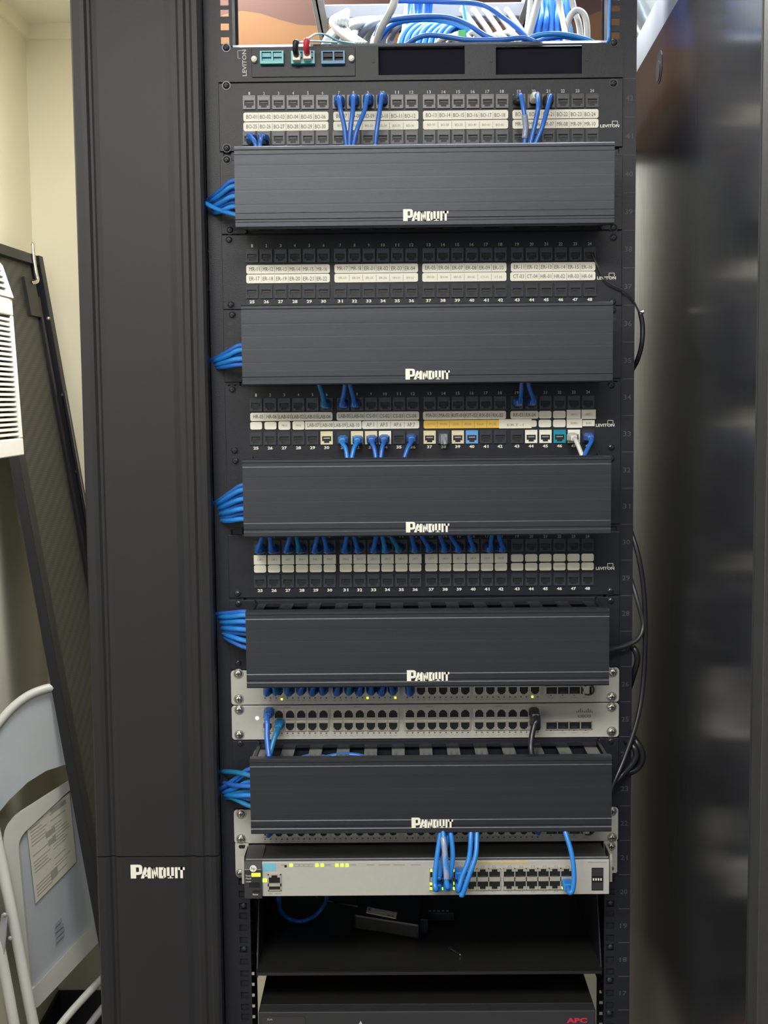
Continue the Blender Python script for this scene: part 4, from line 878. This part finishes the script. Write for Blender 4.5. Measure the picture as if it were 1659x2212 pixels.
for i in range(6):
    x = 960+i*26; oc('white cable end lying on the top panel', 'whitec', [(x-18, 98, .10), (x-6, 86-(i % 2)*8, .09), (x+12, 80-(i % 3)*5, .08), (x+34, 90, .07), (x+44, 104, .07)], .0040, 'white cable ends on the top panel')
oc('tall pale blue cable running up along the right rail', 'blue2', [(1318, -25, -.01), (1317, 20, -.008), (1316, 60, -.006), (1315, 84, -.006), (1310, 96, .0)], .0018)
t = thing('cable_tie_plug', 'small green plug among the white cable ends', 'plug', at(1000, 74, .1)); MB().cbox(at(998, 76, .06), .010, .014, .009).build('plug_body', mat('green_plastic', (.08, .55, .15), .4, noise=.05), t, bevel=.001)
# silver duct over the neighbouring cabinet
t = thing('air_duct', 'silver round air duct above the cabinet at upper right', 'duct', at(1400, 30, .45))
MB().tube([at(1330, -90, .42), at(1395, 30, .44), at(1450, 140, .46)], .026, n=20).build('duct_sleeve', M['duct'], t)

# ------------------------------------------------------------------ black cables on the right of the rack
def rc(label, m, pts, r=.003, nm='power_cable'):
    o = MB().tube([at(*p) for p in pts], r).build(nm, M[m]); tag(o, label, 'cable'); return o
rc('thin grey wire trailing from the last upper port of the MR and ER panel', 'cap', [(1278, 546, -.006), (1290, 572, -.010), (1303, 598, -.010), (1318, 613, -.010), (1350, 630, -.008), (1368, 650, -.004), (1380, 674, .0)], .0011, 'thin_wire')
t = rc('black cable bowing outward beside the right rail near the second cover', 'blackc', [(1383, 674, .0), (1388, 705, .0), (1386, 745, .0), (1376, 780, .01), (1362, 805, .03), (1345, 830, .05)])
MB().cyl(at(1383, 676, 0), at(1390, 673, 0), .0024).build('copper_end', M['screw'], t)
rc('long black cable falling beside the right rail down to the lowest cover', 'blackc', [(1352, 1110, .03), (1362, 1145, .01), (1380, 1205, .0), (1391, 1280, 0), (1394, 1380, 0), (1389, 1480, -.0), (1375, 1560, -.01), (1350, 1635, -.02), (1328, 1686, -.03), (1315, 1720, -.035)], .0032)
rc('grey black cable curling from the right rail back to the fourth cover', 'cap', [(1355, 1225, .03), (1364, 1255, .01), (1379, 1305, .0), (1389, 1350, -.002), (1378, 1380, -.008), (1350, 1395, -.014), (1322, 1403, -.02), (1300, 1412, -.03)], .003)
rc('short black cable stub beside the right ear of the topmost switch', 'blackc', [(1352, 1395, .01), (1370, 1402, .0), (1377, 1425, .0), (1368, 1458, .01), (1358, 1490, .03)], .004)
rc('black cable loop bulging at the right rail beside the lowest cover', 'blackc', [(1360, 1585, .01), (1374, 1602, -.004), (1387, 1630, -.006), (1380, 1655, -.004), (1360, 1668, -.004), (1340, 1664, -.008)], .0045)
rc('second black cable loop folded at the right rail beside the lowest cover', 'blackc', [(1352, 1600, .0), (1368, 1612, -.012), (1374, 1632, -.014), (1364, 1652, -.014), (1345, 1672, -.014), (1330, 1690, -.02)], .004)

# ------------------------------------------------------------------ neighbouring cabinet on the right
NYC = -.436; n0 = at(1650, 0, NYC); SL = .0425
def cx_(y): return at(1628, 1106, NYC).x+SL*(y-NYC)
ct = 2.072; FYC = .38; xn = cx_(NYC); xf = cx_(FYC)
cab = thing('server_cabinet', 'glossy black server cabinet side standing right of the rack', 'cabinet', (xn+.3, 0, 0))
zr = ct-.048
MB().prism([(xn, NYC, .02), (xf, FYC, .02), (xf, FYC, zr), (xn, NYC, zr)], (.02, 0, 0)).build('side_panel', M['gloss'], cab)
MB().prism([(xn+.0005, NYC, zr+.0012), (xf+.0005, FYC, zr+.0012), (xf+.0005, FYC, ct), (xn+.0005, NYC, ct)], (.02, 0, 0)).build('top_rail', M['grey'], cab)
MB().prism([(xn+.02, NYC+.002, .02), (xf+.02, FYC-.002, .02), (xf+.6, FYC-.002, .02), (xn+.6, NYC+.002, .02)], (0, 0, ct-.025)).build('body', M['matte'], cab)
wf = .0175
q = MB().box((xn+.0015, NYC-.03, .02), (xn+wf, NYC, ct)); q.box((xn+wf+.0015, NYC-.028, .02), (xn+.6, NYC, ct)); q.build('front_frame', M['matte'], cab, bevel=.0008)
# oval latch opening
yl = None
def side(px, py):
    """point of the side panel seen at a pixel"""
    d = fw + RT*((px-829.5)/F) - UP*((py-1106)/F); t_ = ((xn-SL*NYC)-CAM.x+SL*CAM.y)/(d.x-SL*d.y); return CAM+d*t_
C = side(1424, 145); z_t = side(1424, 110).z; z_b = side(1424, 180).z; hw = abs(side(1431, 145).y-side(1418, 145).y)/2
q = MB(); P = []; Pi = []
for k_ in range(24):
    a_ = 2*math.pi*k_/24; cz_ = (z_t+z_b)/2; ex, ez = math.cos(a_), math.sin(a_)
    P.append((C.x-.0006+SL*hw*ex, C.y+hw*ex, cz_+(z_t-z_b)/2*ez)); Pi.append((C.x-.0012+SL*hw*.8*ex, C.y+hw*.7*ex+.004, cz_+(z_t-z_b)/2*.62*ez-.004))
q.prism(P, (.0005, 0, 0)); la = q.build('latch_opening', M['hole'], cab)
MB().prism(Pi, (.0006, 0, 0)).build('latch_lever', M['cap'], la)

# ------------------------------------------------------------------ leaning perforated door (far left)
dn, df = 1.06, 1.41
nt_, nb_ = at(40, 985, dn), at(205, 1880, dn); ft_, fb_ = at(89, 555, df), at(187, 1100, df)
def on(p, q, z): return p.lerp(q, (z-p.z)/(q.z-p.z))
zt_ = ft_.z
T0, T1 = on(nt_, nb_, zt_+.004), ft_; B0, B1 = on(nt_, nb_, .006), on(ft_, fb_, .006)
ld = thing('cabinet_door', 'narrow black perforated cabinet door leaning in the left corner behind the folding chair', 'door panel', (B0+B1)/2)
nrm = (T1-T0).cross(B0-T0).normalized()
if nrm.x > 0: nrm = -nrm
def dp(u, v, n_=0.0): return T0.lerp(T1, u).lerp(B0.lerp(B1, u), v)+nrm*n_
def strip(q, u0, u1, v0, v1, n0_, n1_): q.prism([dp(u0, v0, n0_), dp(u1, v0, n0_), dp(u1, v1, n0_), dp(u0, v1, n0_)], nrm*(n1_-n0_))
q = MB(); strip(q, .10, .86, .012, .988, .012, .014); q.build('perforated_sheet', M['perf'], ld)
q = MB(); strip(q, 0, .11, 0, 1, 0, .022); strip(q, .11, .93, 0, .012, 0, .022); strip(q, .11, .93, .988, 1, 0, .022); strip(q, .93, 1, 0, 1, -.004, .022); strip(q, .84, .875, .05, 1, .004, .016); q.build('frame', M['rack'], ld, bevel=.001)
q = MB(); strip(q, .66, .84, .03, .075, .004, .014); q.build('hinge_plate', M['shelf'], ld)
q = MB(); strip(q, .90, .925, .165, 1, -.010, -.004); q.build('edge_channel', M['finger'], ld, bevel=.001)
a = at(72, 527, 1.33); q = MB().tube([at(68, 527, 1.35), at(71, 530, 1.35), at(73, 560, 1.35), at(78, 590, 1.35), at(81, 604, 1.35), at(78, 609, 1.34), at(68, 611, 1.33)], .0045); q.build('hinge_pin', M['chrome'], ld)
for px, py in ((104, 688), (136, 853), (166, 1018)): MB().dome(at(px, py, 1.385)+nrm*-.0, .005, .004).build('screw', M['screw'], ld)

# ------------------------------------------------------------------ window air conditioner
AY = .664; at_, ab_ = at(19, 552, AY), at(53, 983, AY)
ac = thing('air_conditioner', 'white louvered air conditioner on the left wall at the frame edge', 'air conditioner', (LX, .4, ab_.z))
def ax(z): return lerp(ab_.x, at_.x, (z-ab_.z)/(at_.z-ab_.z))
zA = at_.z; zB = ab_.z; zm = at(25, 645, AY).z; y0 = .06
def fbox(q, z0, z1, d0, d1, ya, yb, m=0): q.prism([(ax(z0)-d0, ya, z0), (ax(z1)-d0, ya, z1), (ax(z1)-d1, ya, z1), (ax(z0)-d1, ya, z0)], (0, yb-ya, 0), m)
q = MB(); q.prism([(ax(zB)-.03, y0, zB), (ax(zA)-.03, y0, zA-.006), (LX+.001, y0, zA-.006), (LX+.001, y0, zB)], (0, AY-y0, 0)); q.build('body', M['acwhite'], ac, bevel=.004)
q = MB(); fbox(q, zB, zB+.030, 0, .03, y0, AY); fbox(q, zm-.030, zm, 0, .03, y0, AY); fbox(q, zB+.03, zm-.03, 0, .03, AY-.014, AY); fbox(q, zB+.03, zm-.03, 0, .03, y0, y0+.014); q.build('grille_frame', M['acwhite'], ac, bevel=.002)
q = MB(); n = 24
for i in range(n):
    z = lerp(zB+.033, zm-.033, (i+.5)/n); fbox(q, z-.0023, z+.0023, .003, .016, y0+.014, AY-.014)
q.build('louver_grille', M['acwhite'], ac); q = MB(); fbox(q, zB+.03, zm-.03, .022, .029, y0+.014, AY-.014); q.build('coil', M['acdark'], ac)
q = MB()
# curved air outlet
for i in range(6):
    u_ = (i+.3)/6; z = lerp(zm+.004, zA-.010, u_); d = .004+.012*u_*u_
    q.prism([(ax(z)-d, y0+.014, z), (ax(z)-d-.002, y0+.014, z+.005), (ax(z)-d-.02, y0+.014, z+.009), (ax(z)-d-.02, y0+.014, z+.004)], (0, AY-y0-.03, 0))
for j in range(7): yy = lerp(y0+.05, AY-.05, j/6); q.prism([(ax(zm)-.006, yy, zm), (ax(zA)-.022, yy, zA-.008), (ax(zA)-.03, yy, zA-.008), (ax(zm)-.028, yy, zm)], (0, .003, 0))
q.build('outlet_louvers', M['acwhite'], ac)
q = MB(); q.prism([(ax(zm)+.004, AY-.016, zm), (ax(zA)-.010, AY-.016, zA-.018), (ax(zA)-.024, AY-.016, zA), (ax(zA)-.05, AY-.016, zA), (ax(zm)-.05, AY-.016, zm)], (0, .014, 0)); fbox(q, zm, zm+.006, -.002, .02, y0, AY-.016); q.prism([(ax(zA)-.012, y0, zA-.016), (ax(zA)-.024, y0, zA), (ax(zA)-.06, y0, zA), (ax(zA)-.06, y0, zA-.012)], (0, AY-y0-.014, 0)); q.build('outlet_frame', M['acwhite'], ac, bevel=.0015)

# ------------------------------------------------------------------ folding chair (bottom left)
fc = thing('folding_chair', 'grey metal folding chair folded flat with a paper label under its seat', 'chair', (-.66, 1.05, 0))
def cy(x): return .98+.20*x/215
def cp(x, y, d=0.0): return at(x, y, cy(x)+d)
def rounded(pts, rad, seg=5):
    out = []; n = len(pts)
    for i in range(n):
        p, a, b = Vector(pts[i]), Vector(pts[i-1]), Vector(pts[(i+1) % n]); r_ = rad[i] if isinstance(rad, (list, tuple)) else rad
        A = p+(a-p).normalized()*r_; B = p+(b-p).normalized()*r_
        for k_ in range(seg+1):
            t_ = k_/seg; out.append(A*(1-t_)**2+p*2*t_*(1-t_)+B*t_**2)
    return out
outer = rounded([(0, 1782), (172, 1672), (232, 2015), (76, 2182)], [48, 30, 26, 12]); inner = rounded([(38, 1812), (158, 1700), (200, 1998), (68, 2140)], [26, 16, 18, 6])
q = MB(); n = len(outer); O = [cp(*p) for p in outer]; I = [cp(*p) for p in inner]; dv = Vector((0, .016, 0)); O2 = [p+dv for p in O]; I2 = [p+Vector((0, .014, 0)) for p in I]
q.add(O+I+O2+I2, [(i, (i+1) % n, n+(i+1) % n, n+i) for i in range(n)]+[(i, 2*n+i, 2*n+(i+1) % n, (i+1) % n) for i in range(n)]+[(n+i, n+(i+1) % n, 3*n+(i+1) % n, 3*n+i) for i in range(n)]); q.build('seat_rim', M['chaircream'], fc)
q = MB(); q.prism(I2, (0, .003, 0)); q.build('seat', M['chair'], fc)
ply = [(57, 1779), (150, 1713), (165, 1862), (77, 1952)]; P = [cp(*p, .005) for p in ply]
l_ = MB().prism(P, (0, .001, 0)).build('paper_label', M['oldpaper'], fc); q = MB(); random.seed(3)
def pq(u, v): return P[0].lerp(P[1], u).lerp(P[3].lerp(P[2], u), v)-Vector((0, .0006, 0))
for i in range(22):
    v = .05+i*.042
    for (ua, ub) in ((.06, .46), (.52, .94)):
        if random.random() < .8: e = random.uniform(.55, 1); q.prism([pq(ua, v), pq(ua+(ub-ua)*e, v), pq(ua+(ub-ua)*e, v+.014), pq(ua, v+.014)], (0, .0004, 0))
for (ua, va, ub, vb) in ((.38, .28, .60, .36), (.42, .40, .60, .48), (.40, .80, .56, .92), (.55, .04, .9, .10)): q.prism([pq(ua, va), pq(ub, va), pq(ub, vb), pq(ua, vb)], (0, .0004, 0))
q.build('print', M['tinyink'], l_)
q = MB()
for (a_, b_, c_, d_) in ((119, 1997, 132, 1983), (119, 2008, 136, 1994), (121, 2020, 138, 2003), (121, 2030, 138, 2014)):
    q.prism([cp(a_, b_, .005), cp(c_, d_, .005), cp(c_+1, d_+7, .005), cp(a_+1, b_+7, .005)], (0, .001, 0))
q.build('stamp', M['greyc'], fc)
def bp(x, y, d=0.0): return at(x, y, 1.02+.08*x/170+d)
q = MB()
top = [(-60, 1640), (-20, 1585), (20, 1535), (60, 1503), (100, 1487), (128, 1484), (137, 1486)]; bot = [(160, 1650), (140, 1652), (100, 1665), (60, 1690), (20, 1728), (-10, 1765), (-50, 1830)]
q.prism([bp(*p) for p in top+bot], (0, .006, 0)); q.build('backrest', M['chair'], fc)
MB().tube([bp(x, y, -.004) for x, y in top[:-1]], .009, n=10).build('backrest_rim', M['chaircream'], fc)
def leg(pts, r, nm='leg'): return MB().tube([at(*p) for p in pts], r, n=12).build(nm, M['chaircream'], fc)
leg([(-40, 1640, 1.0), (-18, 1760, .985), (5, 1870, .975), (35, 2020, .962), (72, 2212, .95), (100, 2330, .94)], .0115)
leg([(-30, 1930, .94), (-8, 2010, .935), (12, 2110, .93), (36, 2240, .92), (55, 2330, .92)], .0110)
leg([(110, 2240, 1.02), (150, 2190, 1.06), (200, 2135, 1.12), (245, 2090, 1.17)], .0085, 'cross_brace')
leg([(170, 2250, 1.15), (200, 2205, 1.18), (240, 2155, 1.2)], .0085, 'cross_brace')
q = MB(); q.prism([at(3, 1975, .93), at(17, 1975, .93), at(11, 2045, .925), at(6, 2078, .925), at(-6, 2078, .925), at(-4, 2040, .925)], (0, .004, 0)); q.build('hinge_strap', M['grey'], fc, bevel=.001)
for px, py in ((10, 1976), (22, 2027), (0, 2070), (20, 2164)): MB().dome(at(px, py, .928 if px != 22 else .95), .0048, .004).build('rivet', M['grey'], fc)
